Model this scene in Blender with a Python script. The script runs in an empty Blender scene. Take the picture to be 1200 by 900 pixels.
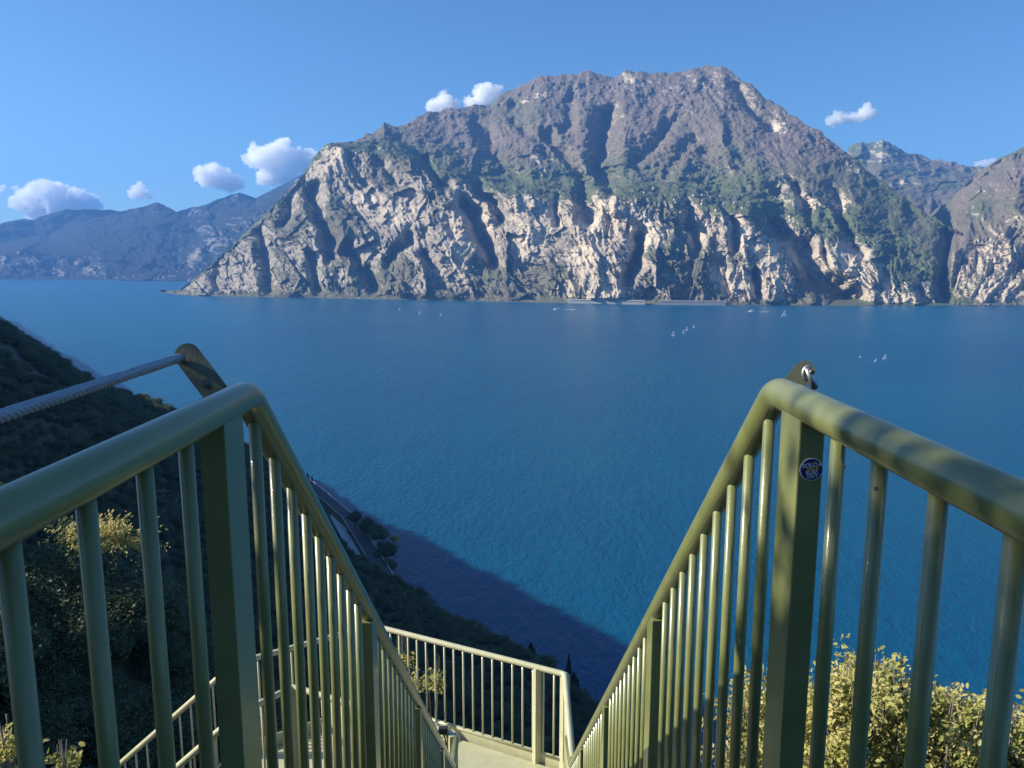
import bpy, bmesh, math, random
import numpy as np
from mathutils import Vector, Matrix
R = math.radians
random.seed(7); RNG = np.random.default_rng(11)
scene = bpy.context.scene
COL = scene.collection

# ------------------------------------------------------------------ camera, world, sun, exposure
CAMZ = 160.0                 # height of the eye above the lake
PITCH = 9.0
FPX = 900.0                  # focal length in pixels of the 1200 px wide photograph
cam_d = bpy.data.cameras.new("camera"); cam = bpy.data.objects.new("camera", cam_d); COL.objects.link(cam)
cam_d.sensor_width = 36.0; cam_d.lens = 27.0
cam_d.clip_start = 0.05; cam_d.clip_end = 80000.0
cam.location = (0, 0, CAMZ); cam.rotation_euler = (R(90 - PITCH), 0, 0)
scene.camera = cam

SUN_AZ, SUN_EL = -90.0, 29.5     # azimuth from straight ahead, clockwise
world = bpy.data.worlds.new("World"); scene.world = world; world.use_nodes = True
wn = world.node_tree.nodes; wl = world.node_tree.links
bg = wn["Background"]; bg.inputs[1].default_value = 0.072
sky = wn.new("ShaderNodeTexSky"); sky.sky_type = 'NISHITA'; sky.sun_disc = False
sky.sun_elevation = R(SUN_EL); sky.sun_rotation = R(SUN_AZ % 360)
sky.altitude = 300; sky.air_density = 1.0; sky.dust_density = 0.9; sky.ozone_density = 3.0
tint = wn.new("ShaderNodeMix"); tint.data_type = 'RGBA'; tint.blend_type = 'MULTIPLY'; tint.inputs[0].default_value = 1.0
tint.inputs[7].default_value = (0.60, 0.90, 1.14, 1)      # the deep blue of clear autumn air
wl.new(sky.outputs[0], tint.inputs[6]); wl.new(tint.outputs[2], bg.inputs[0])
sd = Vector((math.sin(R(SUN_AZ)) * math.cos(R(SUN_EL)), math.cos(R(SUN_AZ)) * math.cos(R(SUN_EL)), math.sin(R(SUN_EL))))
sun_d = bpy.data.lights.new("sun", 'SUN'); sun_d.energy = 5.0; sun_d.angle = R(0.53); sun_d.color = (1.0, 0.92, 0.78)
sun = bpy.data.objects.new("sun", sun_d); COL.objects.link(sun); sun.rotation_euler = sd.to_track_quat('Z', 'Y').to_euler()
sun.location = (0, 0, 3000)
vs = scene.view_settings; vs.view_transform = 'Standard'; vs.look = 'None'; vs.exposure = 0.84; vs.gamma = 1.0; vs.use_curve_mapping = False
scene.render.engine = 'CYCLES'
scene.cycles.volume_bounces = 40; scene.cycles.max_bounces = 40; scene.cycles.diffuse_bounces = 3; scene.cycles.glossy_bounces = 3
scene.cycles.transparent_max_bounces = 8; scene.cycles.sample_clamp_indirect = 6.0
scene.cycles.use_denoising = True

# ------------------------------------------------------------------ measuring helpers
cp, sp = math.cos(R(PITCH)), math.sin(R(PITCH))
def ray(px, py):
    r = (px - 600.0) / FPX; d = (py - 450.0) / FPX
    return np.array([r, cp - d * sp, -(d * cp + sp)])
def at(px, py, depth):
    v = ray(px, py) * depth
    return Vector((v[0], v[1], v[2] + CAMZ))
def at_z(px, py, z):
    v = ray(px, py); t = (z - CAMZ) / v[2]
    return Vector((v[0] * t, v[1] * t, z))
def az_te(px, py):
    px = np.asarray(px, float); py = np.asarray(py, float)
    r = (px - 600.0) / FPX; d = (py - 450.0) / FPX
    x = r; y = cp - d * sp; z = -(d * cp + sp)
    return np.arctan2(x, y), z / np.hypot(x, y)
def to_px(X, Y, Z):
    Zr = Z - CAMZ
    dep = Y * cp - Zr * sp; up = Zr * cp + Y * sp
    return 600 + FPX * X / dep, 450 - FPX * up / dep

# ------------------------------------------------------------------ noise
def _h(ix, iy, iz, s):
    n = (ix * 374761393 + iy * 668265263 + iz * 1274126177 + s * 974634777) & 0xffffffff
    n = ((n ^ (n >> 13)) * 1274126177) & 0xffffffff
    n = ((n ^ (n >> 16)) * 2246822519) & 0xffffffff
    return (n ^ (n >> 15)) & 0xffffffff
_G = np.array([(1,1,0),(-1,1,0),(1,-1,0),(-1,-1,0),(1,0,1),(-1,0,1),(1,0,-1),(-1,0,-1),(0,1,1),(0,-1,1),(0,1,-1),(0,-1,-1),(1,1,0),(-1,1,0),(0,-1,1),(0,-1,-1)], float)
def perlin(x, y, z=None, s=0):
    if z is None: z = np.zeros_like(x) + 0.37
    xf = np.floor(x); yf = np.floor(y); zf = np.floor(z)
    ix = xf.astype(np.int64); iy = yf.astype(np.int64); iz = zf.astype(np.int64)
    x = x - xf; y = y - yf; z = z - zf
    u = x*x*x*(x*(x*6-15)+10); v = y*y*y*(y*(y*6-15)+10); w = z*z*z*(z*(z*6-15)+10)
    def g(a, b, c):
        k = _G[_h(ix + a, iy + b, iz + c, s) & 15]
        return k[..., 0] * (x - a) + k[..., 1] * (y - b) + k[..., 2] * (z - c)
    def lp(a, b, t): return a + (b - a) * t
    return lp(lp(lp(g(0,0,0), g(1,0,0), u), lp(g(0,1,0), g(1,1,0), u), v),
              lp(lp(g(0,0,1), g(1,0,1), u), lp(g(0,1,1), g(1,1,1), u), v), w)
def fbm(x, y, z=None, o=4, s=0, gain=0.5, lac=2.03):
    a = 1.0; t = 0.0; n = 0.0
    for i in range(o):
        t = t + a * perlin(x, y, z, s + i * 17); n += a
        a *= gain; x = x * lac; y = y * lac; z = None if z is None else z * lac
    return t / n * 1.5
def ridged(x, y, z=None, o=4, s=0, gain=0.5, lac=2.07):
    a = 1.0; t = 0.0; n = 0.0
    for i in range(o):
        t = t + a * (1 - np.abs(perlin(x, y, z, s + i * 13)) * 2.0); n += a
        a *= gain; x = x * lac; y = y * lac; z = None if z is None else z * lac
    return t / n
def facets(x, y, s=0, tilt=1.0):
    """broken slabs: each cell of a jittered lattice is a tilted plane; returns height and a random number per slab"""
    ix0 = np.floor(x).astype(np.int64); iy0 = np.floor(y).astype(np.int64)
    best = np.full(x.shape, 1e9); hgt = np.zeros(x.shape); rnd = np.zeros(x.shape)
    for ox in (-1, 0, 1):
        for oy in (-1, 0, 1):
            ix, iy = ix0 + ox, iy0 + oy; z = np.zeros_like(ix)
            cx = ix + _h(ix, iy, z, s) / 4294967296.0; cy = iy + _h(ix, iy, z + 1, s) / 4294967296.0
            d = (x - cx) ** 2 + (y - cy) ** 2; m = d < best
            r1 = _h(ix, iy, z + 2, s) / 4294967296.0; r2 = _h(ix, iy, z + 3, s) / 4294967296.0; r3 = _h(ix, iy, z + 4, s) / 4294967296.0
            best = np.where(m, d, best); rnd = np.where(m, r3, rnd)
            hgt = np.where(m, (r3 - .5) * .8 + tilt * ((r1 - .5) * (x - cx) + (r2 - .5) * (y - cy)), hgt)
    return hgt, rnd
def sstep(a, b, x):
    t = np.clip((x - a) / (b - a), 0, 1); return t * t * (3 - 2 * t)

# ------------------------------------------------------------------ object helpers
def tag(o, label=None, cat=None, group=None, kind=None):
    if label: o["label"] = label
    if cat: o["category"] = cat
    if group: o["group"] = group
    if kind: o["kind"] = kind
    return o
def link_mesh(name, me, mat, parent=None, loc=None):
    o = bpy.data.objects.new(name, me); COL.objects.link(o)
    if mat is not None and len(me.materials) == 0: me.materials.append(mat)
    if parent is not None: o.parent = parent
    if loc is not None: o.location = loc
    return o
def np_mesh(name, V, F, smooth=True):
    """V (n,3), F (m,k) with k = 3 or 4"""
    me = bpy.data.meshes.new(name)
    V = np.ascontiguousarray(V, np.float32); F = np.ascontiguousarray(F, np.int32)
    m, k = F.shape
    me.vertices.add(len(V)); me.vertices.foreach_set("co", V.ravel())
    me.loops.add(m * k); me.loops.foreach_set("vertex_index", F.ravel())
    me.polygons.add(m); me.polygons.foreach_set("loop_start", np.arange(0, m * k, k, dtype=np.int32))
    me.polygons.foreach_set("loop_total", np.full(m, k, np.int32))
    me.polygons.foreach_set("use_smooth", np.full(m, smooth, bool))
    me.update(calc_edges=True); me.validate()
    return me
def set_attr(me, name, vals):
    a = me.attributes.new(name, 'FLOAT', 'POINT'); a.data.foreach_set("value", np.ascontiguousarray(vals, np.float32).ravel())
def grid_faces(nr, nc):
    i = np.arange(nr - 1)[:, None] * nc + np.arange(nc - 1)[None, :]
    return np.stack([i, i + 1, i + nc + 1, i + nc], -1).reshape(-1, 4)
def empty(name, loc, label=None, cat=None, group=None):
    o = bpy.data.objects.new(name, None); COL.objects.link(o); o.location = loc; o.empty_display_size = 0.2
    return tag(o, label, cat, group)
class MB:
    """collects boxes, tubes, plates in world coordinates and links them as ONE mesh"""
    def __init__(s): s.bm = bmesh.new()
    def box(s, c, size, rot=None, bev=0.0):
        r = bmesh.ops.create_cube(s.bm, size=1.0)
        M = Matrix.Translation(Vector(c)) @ ((rot.to_4x4()) if rot else Matrix.Identity(4)) @ Matrix.Diagonal((*size, 1))
        bmesh.ops.transform(s.bm, matrix=M, verts=r['verts'])
        if bev > 0:
            es = list({e for v in r['verts'] for e in v.link_edges})
            bmesh.ops.bevel(s.bm, geom=es, offset=bev, segments=2, affect='EDGES', profile=0.6)
        return s
    def tube(s, pts, rad, seg=16, caps=True, twist=0.0):
        pts = [Vector(p) for p in pts]; n = len(pts); rings = []
        up = None
        for i, p in enumerate(pts):
            d = (pts[min(i + 1, n - 1)] - pts[max(i - 1, 0)]).normalized()
            if up is None:
                a = Vector((0, 0, 1)) if abs(d.z) < 0.9 else Vector((0, 1, 0)); up = (a - d * a.dot(d)).normalized()
            else: up = (up - d * up.dot(d)).normalized()
            sd_ = d.cross(up); rr = rad[i] if hasattr(rad, '__len__') else rad
            rings.append([s.bm.verts.new(p + (up * math.cos(t) + sd_ * math.sin(t)) * rr) for t in [2 * math.pi * k / seg for k in range(seg)]])
        for a, b in zip(rings, rings[1:]):
            for k in range(seg):
                f = s.bm.faces.new((a[k], a[(k + 1) % seg], b[(k + 1) % seg], b[k])); f.smooth = True
        if caps: s.bm.faces.new(rings[0][::-1]); s.bm.faces.new(rings[-1])
        return s
    def prism(s, poly, vec):
        a = [s.bm.verts.new(Vector(p)) for p in poly]; b = [s.bm.verts.new(Vector(p) + Vector(vec)) for p in poly]
        s.bm.faces.new(a[::-1]); s.bm.faces.new(b); n = len(a)
        for k in range(n): s.bm.faces.new((a[k], a[(k + 1) % n], b[(k + 1) % n], b[k]))
        return s
    def sphere(s, c, r, sub=2, scale=(1, 1, 1)):
        q = bmesh.ops.create_icosphere(s.bm, subdivisions=sub, radius=r)
        bmesh.ops.transform(s.bm, matrix=Matrix.Translation(Vector(c)) @ Matrix.Diagonal((*scale, 1)), verts=q['verts'])
        for v in q['verts']:
            for f in v.link_faces: f.smooth = True
        return s
    def build(s, name, mat, parent=None, base=None, kind=None):
        bmesh.ops.recalc_face_normals(s.bm, faces=s.bm.faces[:])
        off = Vector(base) if base is not None else (parent.matrix_basis.translation if parent is not None and parent.parent is None else Vector((0, 0, 0)))
        if parent is not None and parent.parent is not None: off = parent.parent.matrix_basis.translation + parent.matrix_basis.translation
        for v in s.bm.verts: v.co -= off
        me = bpy.data.meshes.new(name); s.bm.to_mesh(me); s.bm.free()
        o = link_mesh(name, me, mat, parent)
        if parent is None: o.location = off
        return o
def rounded(pts, rad, n=6):
    """polyline with its corners rounded"""
    pts = [Vector(p) for p in pts]; out = [pts[0]]
    for a, b, c in zip(pts, pts[1:], pts[2:]):
        p = b + (a - b).normalized() * rad; q = b + (c - b).normalized() * rad
        for k in range(n + 1):
            t = k / n; out.append(p * (1 - t) ** 2 + b * 2 * t * (1 - t) + q * t * t)
    return out + [pts[-1]]

# ------------------------------------------------------------------ materials
def mat_new(name):
    m = bpy.data.materials.new(name); m.use_nodes = True
    nt = m.node_tree; b = nt.nodes["Principled BSDF"]; return m, nt, b
def N(nt, t, **kw):
    n = nt.nodes.new(t)
    for k, v in kw.items():
        if k.startswith('i_'):
            key = k[2:]; key = int(key) if key.isdigit() else key.replace('_', ' ')
            n.inputs[key].default_value = v
        else: setattr(n, k, v)
    return n
def noise(nt, coord, scale, detail=4, rough=0.55, dist=0.0):
    n = N(nt, "ShaderNodeTexNoise"); n.inputs["Scale"].default_value = scale; n.inputs["Detail"].default_value = detail
    n.inputs["Roughness"].default_value = rough; n.inputs["Distortion"].default_value = dist
    nt.links.new(coord, n.inputs["Vector"]); return n.outputs["Fac"]
def ramp(nt, fac, stops):
    r = N(nt, "ShaderNodeValToRGB"); e = r.color_ramp.elements
    e[0].position, e[0].color = stops[0][0], (*stops[0][1], 1) if len(stops[0][1]) == 3 else stops[0][1]
    e[1].position, e[1].color = stops[-1][0], (*stops[-1][1], 1)
    for p, c in stops[1:-1]:
        q = e.new(p); q.color = (*c, 1)
    nt.links.new(fac, r.inputs[0]); return r.outputs[0]
def mix(nt, fac, a, b, mode='MIX'):
    m = N(nt, "ShaderNodeMix", data_type='RGBA', blend_type=mode)
    for s, v in ((0, fac), (6, a), (7, b)):
        if hasattr(v, 'is_linked') or isinstance(v, bpy.types.NodeSocket): nt.links.new(v, m.inputs[s])
        elif s == 0: m.inputs[0].default_value = v
        else: m.inputs[s].default_value = (*v, 1)
    return m.outputs[2]
def math_(nt, op, a, b=None, clamp=False):
    m = N(nt, "ShaderNodeMath", operation=op); m.use_clamp = clamp
    for s, v in ((0, a), (1, b)):
        if v is None: continue
        if isinstance(v, bpy.types.NodeSocket): nt.links.new(v, m.inputs[s])
        else: m.inputs[s].default_value = v
    return m.outputs[0]
def bump(nt, b, height, strength, dist):
    n = N(nt, "ShaderNodeBump"); n.inputs["Strength"].default_value = strength; n.inputs["Distance"].default_value = dist
    nt.links.new(height, n.inputs["Height"]); nt.links.new(n.outputs[0], b.inputs["Normal"]); return n
def coords(nt, kind="Object"): return N(nt, "ShaderNodeTexCoord").outputs[kind]
def worldpos(nt): return N(nt, "ShaderNodeNewGeometry").outputs["Position"]

def paint_material(name, base, worn, rough=0.32):
    m, nt, b = mat_new(name); P = worldpos(nt)
    n1 = noise(nt, P, 9.0, 5, 0.6); n2 = noise(nt, P, 160.0, 3, 0.6); n3 = noise(nt, P, 34.0, 6, 0.7, 1.2)
    c = mix(nt, ramp(nt, n1, [(0.35, (0, 0, 0)), (0.7, (1, 1, 1))]), base, worn)
    chip = ramp(nt, n3, [(0.70, (0, 0, 0)), (0.76, (1, 1, 1))])
    c = mix(nt, math_(nt, 'MULTIPLY', chip, 0.55), c, tuple(min(1, v * 1.7 + .05) for v in worn))
    nt.links.new(c, b.inputs["Base Color"])
    r = math_(nt, 'ADD', math_(nt, 'MULTIPLY', n1, 0.25), rough - 0.1); nt.links.new(r, b.inputs["Roughness"])
    h = math_(nt, 'ADD', math_(nt, 'MULTIPLY', n2, 0.35), n3)
    b.inputs["Coat Weight"].default_value = 0.45; b.inputs["Coat Roughness"].default_value = 0.13
    bump(nt, b, h, 0.16, 0.004)
    return m
M_paint = paint_material("green_paint", (0.160, 0.180, 0.064), (0.200, 0.218, 0.085), 0.34)
M_paint_lit = paint_material("sunlit_pale_paint", (0.42, 0.42, 0.25), (0.50, 0.48, 0.32), 0.45)  # lighter copy of the green paint, sunlight put into its colour
def simple(name, col, rough=0.6, metal=0.0, nscale=8.0, var=0.25, bstr=0.2, bdist=0.01):
    m, nt, b = mat_new(name); P = worldpos(nt); n = noise(nt, P, nscale, 5, 0.6)
    c = mix(nt, n, tuple(v * (1 - var) for v in col), tuple(min(1, v * (1 + var)) for v in col))
    nt.links.new(c, b.inputs["Base Color"]); b.inputs["Roughness"].default_value = rough; b.inputs["Metallic"].default_value = metal
    bump(nt, b, n, bstr, bdist); return m
M_steel = simple("galvanised_steel", (0.42, 0.43, 0.45), 0.42, 0.85, 120, 0.2)
M_rope = simple("steel_rope", (0.30, 0.34, 0.40), 0.45, 0.4, 200, 0.3)
M_plate = simple("plate_metal", (0.14, 0.15, 0.10), 0.5, 0.3, 45, 0.18, 0.15)
M_grate = simple("deck_grating", (0.20, 0.20, 0.17), 0.6, 0.4, 40, 0.25)
M_concrete = simple("concrete", (0.36, 0.36, 0.34), 0.85, 0, 0.35, 0.2)
M_wallc = simple("embankment_concrete", (0.30, 0.33, 0.36), 0.8, 0, 0.3, 0.2)
M_asphalt = simple("asphalt", (0.06, 0.06, 0.065), 0.85, 0, 1.0, 0.2)
M_whiterail = simple("guard_rail_metal", (0.6, 0.6, 0.62), 0.5, 0.2, 4, 0.1)
M_white = simple("white_sail", (0.85, 0.85, 0.83), 0.6, 0, 2, 0.05)
M_hull = simple("boat_hull", (0.75, 0.76, 0.78), 0.3, 0, 2, 0.05)
M_foam = simple("foam", (0.75, 0.8, 0.82), 0.8, 0, 0.5, 0.15)
M_plaster = simple("house_plaster", (0.58, 0.51, 0.42), 0.85, 0, 0.4, 0.12)
M_roof = simple("roof_tile", (0.34, 0.19, 0.13), 0.85, 0, 1.2, 0.25)
M_dark = simple("dark_opening", (0.02, 0.022, 0.03), 0.7, 0, 2, 0.2)
M_bark = simple("bark", (0.17, 0.145, 0.12), 0.9, 0, 14, 0.35, 0.8, 0.02)
M_navy = simple("sticker_navy", (0.02, 0.018, 0.13), 0.4, 0, 80, 0.15, 0.05)
M_orange = simple("sticker_orange", (0.85, 0.42, 0.12), 0.5, 0, 80, 0.1, 0.02)
M_swhite = simple("sticker_white", (0.62, 0.6, 0.68), 0.5, 0, 80, 0.1, 0.02)

def leaf_material(name, stops, nscale, trans=0.25, rough=0.55):
    m, nt, b = mat_new(name); P = worldpos(nt)
    n = noise(nt, P, nscale, 3, 0.6); n2 = noise(nt, P, nscale * 7.3, 2, 0.5)
    a = N(nt, "ShaderNodeAttribute", attribute_name="tone").outputs["Fac"]
    oi = N(nt, "ShaderNodeObjectInfo").outputs["Random"]
    f = math_(nt, 'ADD', math_(nt, 'MULTIPLY', n, 0.35), math_(nt, 'MULTIPLY', a, 0.35))
    f = math_(nt, 'ADD', f, math_(nt, 'MULTIPLY', n2, 0.15)); f = math_(nt, 'ADD', f, math_(nt, 'MULTIPLY', oi, 0.15))
    c = ramp(nt, f, stops); nt.links.new(c, b.inputs["Base Color"]); b.inputs["Roughness"].default_value = rough
    b.inputs["Specular IOR Level"].default_value = 0.3
    t = N(nt, "ShaderNodeBsdfTranslucent"); nt.links.new(c, t.inputs[0])
    ms = N(nt, "ShaderNodeMixShader"); ms.inputs[0].default_value = trans
    nt.links.new(b.outputs[0], ms.inputs[1]); nt.links.new(t.outputs[0], ms.inputs[2])
    nt.links.new(ms.outputs[0], nt.nodes["Material Output"].inputs[0]); return m
M_scrub = leaf_material("scrub_leaves", [(0.25, (0.03, 0.05, 0.03)), (0.45, (0.075, 0.11, 0.055)), (0.62, (0.14, 0.165, 0.085)), (0.78, (0.22, 0.21, 0.11))], 0.06)
M_oak = leaf_material("oak_leaves", [(0.24, (0.20, 0.11, 0.05)), (0.34, (0.22, 0.24, 0.06)), (0.48, (0.42, 0.40, 0.12)), (0.62, (0.60, 0.52, 0.22)), (0.78, (0.58, 0.36, 0.19))], 1.3, 0.40)
M_cypress = leaf_material("cypress_leaves", [(0.25, (0.015, 0.025, 0.014)), (0.8, (0.05, 0.065, 0.03))], 0.4, 0.1)
M_flower = leaf_material("yellow_foliage", [(0.25, (0.25, 0.22, 0.04)), (0.5, (0.5, 0.42, 0.08)), (0.8, (0.62, 0.5, 0.12))], 3.0, 0.3)

def terrain_material(name, rock_lo, rock_hi, cream, vegA, vegB, fine):
    m, nt, b = mat_new(name); P = worldpos(nt)
    A = lambda s: N(nt, "ShaderNodeAttribute", attribute_name=s).outputs["Fac"]
    rk, cr, tn = A("rock"), A("cream"), A("tone")
    n1 = noise(nt, P, 0.010 * fine, 6, 0.62); n2 = noise(nt, P, 0.035 * fine, 6, 0.65); n3 = noise(nt, P, 0.11 * fine, 4, 0.6)
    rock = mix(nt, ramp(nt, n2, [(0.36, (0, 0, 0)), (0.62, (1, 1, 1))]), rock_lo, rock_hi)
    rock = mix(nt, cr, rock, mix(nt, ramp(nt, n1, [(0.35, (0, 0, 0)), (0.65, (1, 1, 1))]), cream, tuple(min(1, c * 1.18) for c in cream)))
    veg = mix(nt, tn, vegA, vegB)
    veg = mix(nt, ramp(nt, n3, [(0.42, (0, 0, 0)), (0.58, (1, 1, 1))]), mix(nt, 0.48, veg, (0.01, 0.014, 0.008)), veg)
    f = math_(nt, 'ADD', rk, math_(nt, 'MULTIPLY', math_(nt, 'SUBTRACT', n2, 0.5), 1.0))
    f = math_(nt, 'ADD', f, math_(nt, 'MULTIPLY', math_(nt, 'SUBTRACT', n3, 0.5), 0.9))
    f = ramp(nt, f, [(0.44, (0, 0, 0)), (0.54, (1, 1, 1))])
    nt.links.new(mix(nt, f, veg, rock), b.inputs["Base Color"])
    b.inputs["Roughness"].default_value = 0.95; b.inputs["Specular IOR Level"].default_value = 0.1
    h = math_(nt, 'ADD', math_(nt, 'MULTIPLY', n2, 1.0), math_(nt, 'MULTIPLY', n3, 0.5))
    bump(nt, b, h, 0.6, 9.0 / fine)
    return m
M_mount = terrain_material("mountain_rock", (0.205, 0.178, 0.145), (0.385, 0.33, 0.258), (0.475, 0.395, 0.29), (0.215, 0.172, 0.142), (0.125, 0.145, 0.074), 1.0)
M_far = terrain_material("far_mountain_rock", (0.07, 0.07, 0.075), (0.15, 0.145, 0.145), (0.27, 0.225, 0.18), (0.026, 0.028, 0.032), (0.022, 0.032, 0.028), 0.5)

# water
M_water, nt, b = mat_new("lake_water"); P = worldpos(nt)
mp = N(nt, "ShaderNodeMapping"); mp.inputs["Rotation"].default_value = (0, 0, R(25)); mp.inputs["Scale"].default_value = (1, 0.45, 1); nt.links.new(P, mp.inputs[0])
w1 = noise(nt, mp.outputs[0], 0.22, 3, 0.55, 0.6); w2 = noise(nt, P, 0.7, 2, 0.5); w3 = noise(nt, mp.outputs[0], 0.03, 3, 0.5)
big = noise(nt, P, 0.0012, 4, 0.55)
nt.links.new(ramp(nt, big, [(0.35, (0.001, 0.062, 0.140)), (0.65, (0.002, 0.084, 0.155))]), b.inputs["Base Color"])
b.inputs["Roughness"].default_value = 0.34; b.inputs["IOR"].default_value = 1.33
hh = math_(nt, 'ADD', math_(nt, 'MULTIPLY', w1, 1.0), math_(nt, 'ADD', math_(nt, 'MULTIPLY', w2, 0.35), math_(nt, 'MULTIPLY', w3, 2.0)))
b.inputs["Specular IOR Level"].default_value = 0.4
bump(nt, b, hh, 0.85, 1.3)

# hillside soil
M_soil = simple("hillside_soil", (0.075, 0.07, 0.045), 0.95, 0, 0.25, 0.5, 0.6, 0.3)

# ------------------------------------------------------------------ water
V = np.array([(-9000, -400, 0), (9000, -400, 0), (9000, 13500, 0), (-9000, 13500, 0)], float)
lake = link_mesh("water", np_mesh("water", V, np.array([[0, 1, 2, 3]]), False), M_water); tag(lake, kind="structure")

# ------------------------------------------------------------------ far side mountains: surveyed contour lines -> heights, then eroded
def gauss_line(px, py, poly, w):
    """1 on the polyline (pixels of the survey picture), falling off over w"""
    best = np.full(px.shape, 1e9)
    for (x0, y0), (x1, y1) in zip(poly, poly[1:]):
        dx, dy = x1 - x0, y1 - y0; L2 = dx * dx + dy * dy
        t = np.clip(((px - x0) * dx + (py - y0) * dy) / L2, 0, 1)
        best = np.minimum(best, (px - x0 - t * dx) ** 2 + (py - y0 - t * dy) ** 2)
    return np.exp(-best / (w * w))
def blob(px, py, cx, cy, rx, ry, ang=0):
    c, s = math.cos(R(ang)), math.sin(R(ang)); a = (px - cx) * c + (py - cy) * s; q = -(px - cx) * s + (py - cy) * c
    return np.exp(-((a / rx) ** 2 + (q / ry) ** 2) ** 1.5)
SURF = {}
def terrain(name, x0, x1, step, lines, erode, paint, mat, key, label=None):
    cols = np.arange(x0, x1 + step, step); AZ = np.arctan((cols - 600) / (FPX * cp + 0))
    Dl, Zl = [], []
    for L in lines:
        if 'pts' in L:
            p = np.array(L['pts'], float); a, te = az_te(p[:, 0], p[:, 1]); o = np.argsort(a); te = np.interp(AZ, a[o], te[o])
        if 'z' in L:
            d = np.array(L['D'], float); a, _ = az_te(d[:, 0], np.full(len(d), 250.0)); D = np.interp(AZ, a, d[:, 1]); Z = np.full_like(D, L['z'])
        elif L.get('shore'):
            D = -CAMZ / te; Z = np.zeros_like(D)
        elif 'behind' in L:
            D = Dl[-1] + L['behind']; Z = np.where(Zl[-1] < 60, -8.0, Zl[-1] * L['drop'])
        else:
            d = np.array(L['D'], float); a, _ = az_te(d[:, 0], np.full(len(d), 250.0)); D = np.interp(AZ, a, d[:, 1])
            if L.get('rel'): D = D + Dl[-1]
            Z = CAMZ + te * D
            if Zl: Z = np.maximum(Z, Zl[-1] + 2)
        Dl.append(D); Zl.append(Z)
    rows_D, rows_Z, rows_k = [], [], []
    # the foot goes below the water
    rows_D.append(Dl[0] - 3); rows_Z.append(Zl[0] - 4); rows_k.append(np.zeros_like(AZ))
    for k in range(len(lines) - 1):
        n = lines[k + 1]['rows']; pw = lines[k + 1].get('pow', 1.0)
        for i in range(n):
            t = i / n; rows_D.append(Dl[k] + (Dl[k + 1] - Dl[k]) * t ** pw); rows_Z.append(Zl[k] + (Zl[k + 1] - Zl[k]) * t); rows_k.append(np.full_like(AZ, k + t))
    rows_D.append(Dl[-1]); rows_Z.append(Zl[-1]); rows_k.append(np.full_like(AZ, len(lines) - 1.0))
    D = np.array(rows_D); Z = np.array(rows_Z); K = np.array(rows_k)
    A = np.broadcast_to(AZ, D.shape); U = A * 4000.0
    X0, Y0 = np.sin(A) * D, np.cos(A) * D; PX, PY = to_px(X0, Y0, Z)
    dD, dZ = erode(PX, PY, U, Z, K, X0, Y0)
    D = D + dD; Z = Z + dZ
    X, Y = np.sin(A) * D, np.cos(A) * D
    # slope
    du = np.stack([np.gradient(q, axis=1) for q in (X, Y, Z)], -1); dv = np.stack([np.gradient(q, axis=0) for q in (X, Y, Z)], -1)
    n = np.cross(du, dv); n /= np.linalg.norm(n, axis=-1, keepdims=True) + 1e-9; n *= np.where(n[..., 2:] < 0, -1, 1)
    PX2, PY2 = to_px(X, Y, Z)
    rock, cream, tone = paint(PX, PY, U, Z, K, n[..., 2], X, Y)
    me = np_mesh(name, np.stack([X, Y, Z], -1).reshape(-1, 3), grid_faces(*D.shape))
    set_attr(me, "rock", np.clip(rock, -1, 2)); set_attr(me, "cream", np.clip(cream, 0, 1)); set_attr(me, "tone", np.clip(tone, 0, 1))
    o = link_mesh(name, me, mat); tag(o, label, kind="structure")
    SURF[key] = (PX2.ravel(), PY2.ravel(), np.stack([X, Y, Z], -1).reshape(-1, 3), D.ravel())
    return o
def on_surface(key, px, py):
    a, b_, V_, D_ = SURF[key]; d = (a - px) ** 2 + (b_ - py) ** 2
    c = np.where(d < d.min() + 3.0)[0]; return Vector(V_[c[np.argmin(D_[c])]])

SHORE = [(195, 343), (205, 345), (240, 347), (300, 348), (400, 350), (500, 352), (600, 354), (700, 356), (800, 357.5), (900, 358), (1000, 358.5), (1130, 358), (1280, 359)]
GULLIES = [ # polyline, width px, depth m
    ([(368, 222), (377, 250), (388, 300)], 9, 150), ([(366, 300), (374, 345)], 7, 90), ([(408, 288), (424, 310), (442, 340)], 8, 110),
    ([(549, 240), (562, 270), (580, 304)], 11, 190), ([(560, 214), (592, 252)], 7, 130), ([(496, 188), (520, 218)], 8, 120),
    ([(458, 305), (476, 282)], 9, 90), ([(748, 276), (750, 295), (735, 332)], 8, 150), ([(684, 218), (684, 252)], 9, 140), ([(652, 232), (656, 262)], 4, 70),
    ([(808, 247), (822, 290)], 9, 110), ([(906, 255), (930, 285), (958, 325), (1000, 356)], 15, 190), ([(857, 262), (867, 290)], 5, 70),
    ([(885, 318), (888, 345)], 5, 80), ([(502, 300), (506, 318)], 6, 60), ([(410, 180), (428, 210)], 5, 70), ([(440, 178), (470, 214)], 5, 70),
    ([(300, 278), (320, 340)], 7, 90), ([(338, 235), (330, 262)], 8, 90), ([(250, 322), (268, 345)], 5, 40), ([(968, 290), (975, 320)], 5, 70), ([(1075, 335), (1095, 356)], 6, 60),
    ([(1120, 268), (1116, 310), (1110, 350)], 12, 160), ([(930, 215), (948, 262)], 6, 80), ([(975, 225), (1010, 300)], 7, 80),
    ([(640, 158), (690, 215)], 9, 150), ([(712, 135), (700, 185), (715, 218)], 12, 130), ([(790, 145), (745, 190)], 8, 110), ([(560, 150), (600, 200)], 10, 90), ([(862, 100), (905, 150)], 6, 90),
    ([(470, 165), (520, 200)], 9, 80), ([(810, 165), (785, 205)], 8, 60), ([(670, 110), (665, 150)], 8, 70), ([(600, 130), (650, 190)], 8, 70)]
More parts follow.
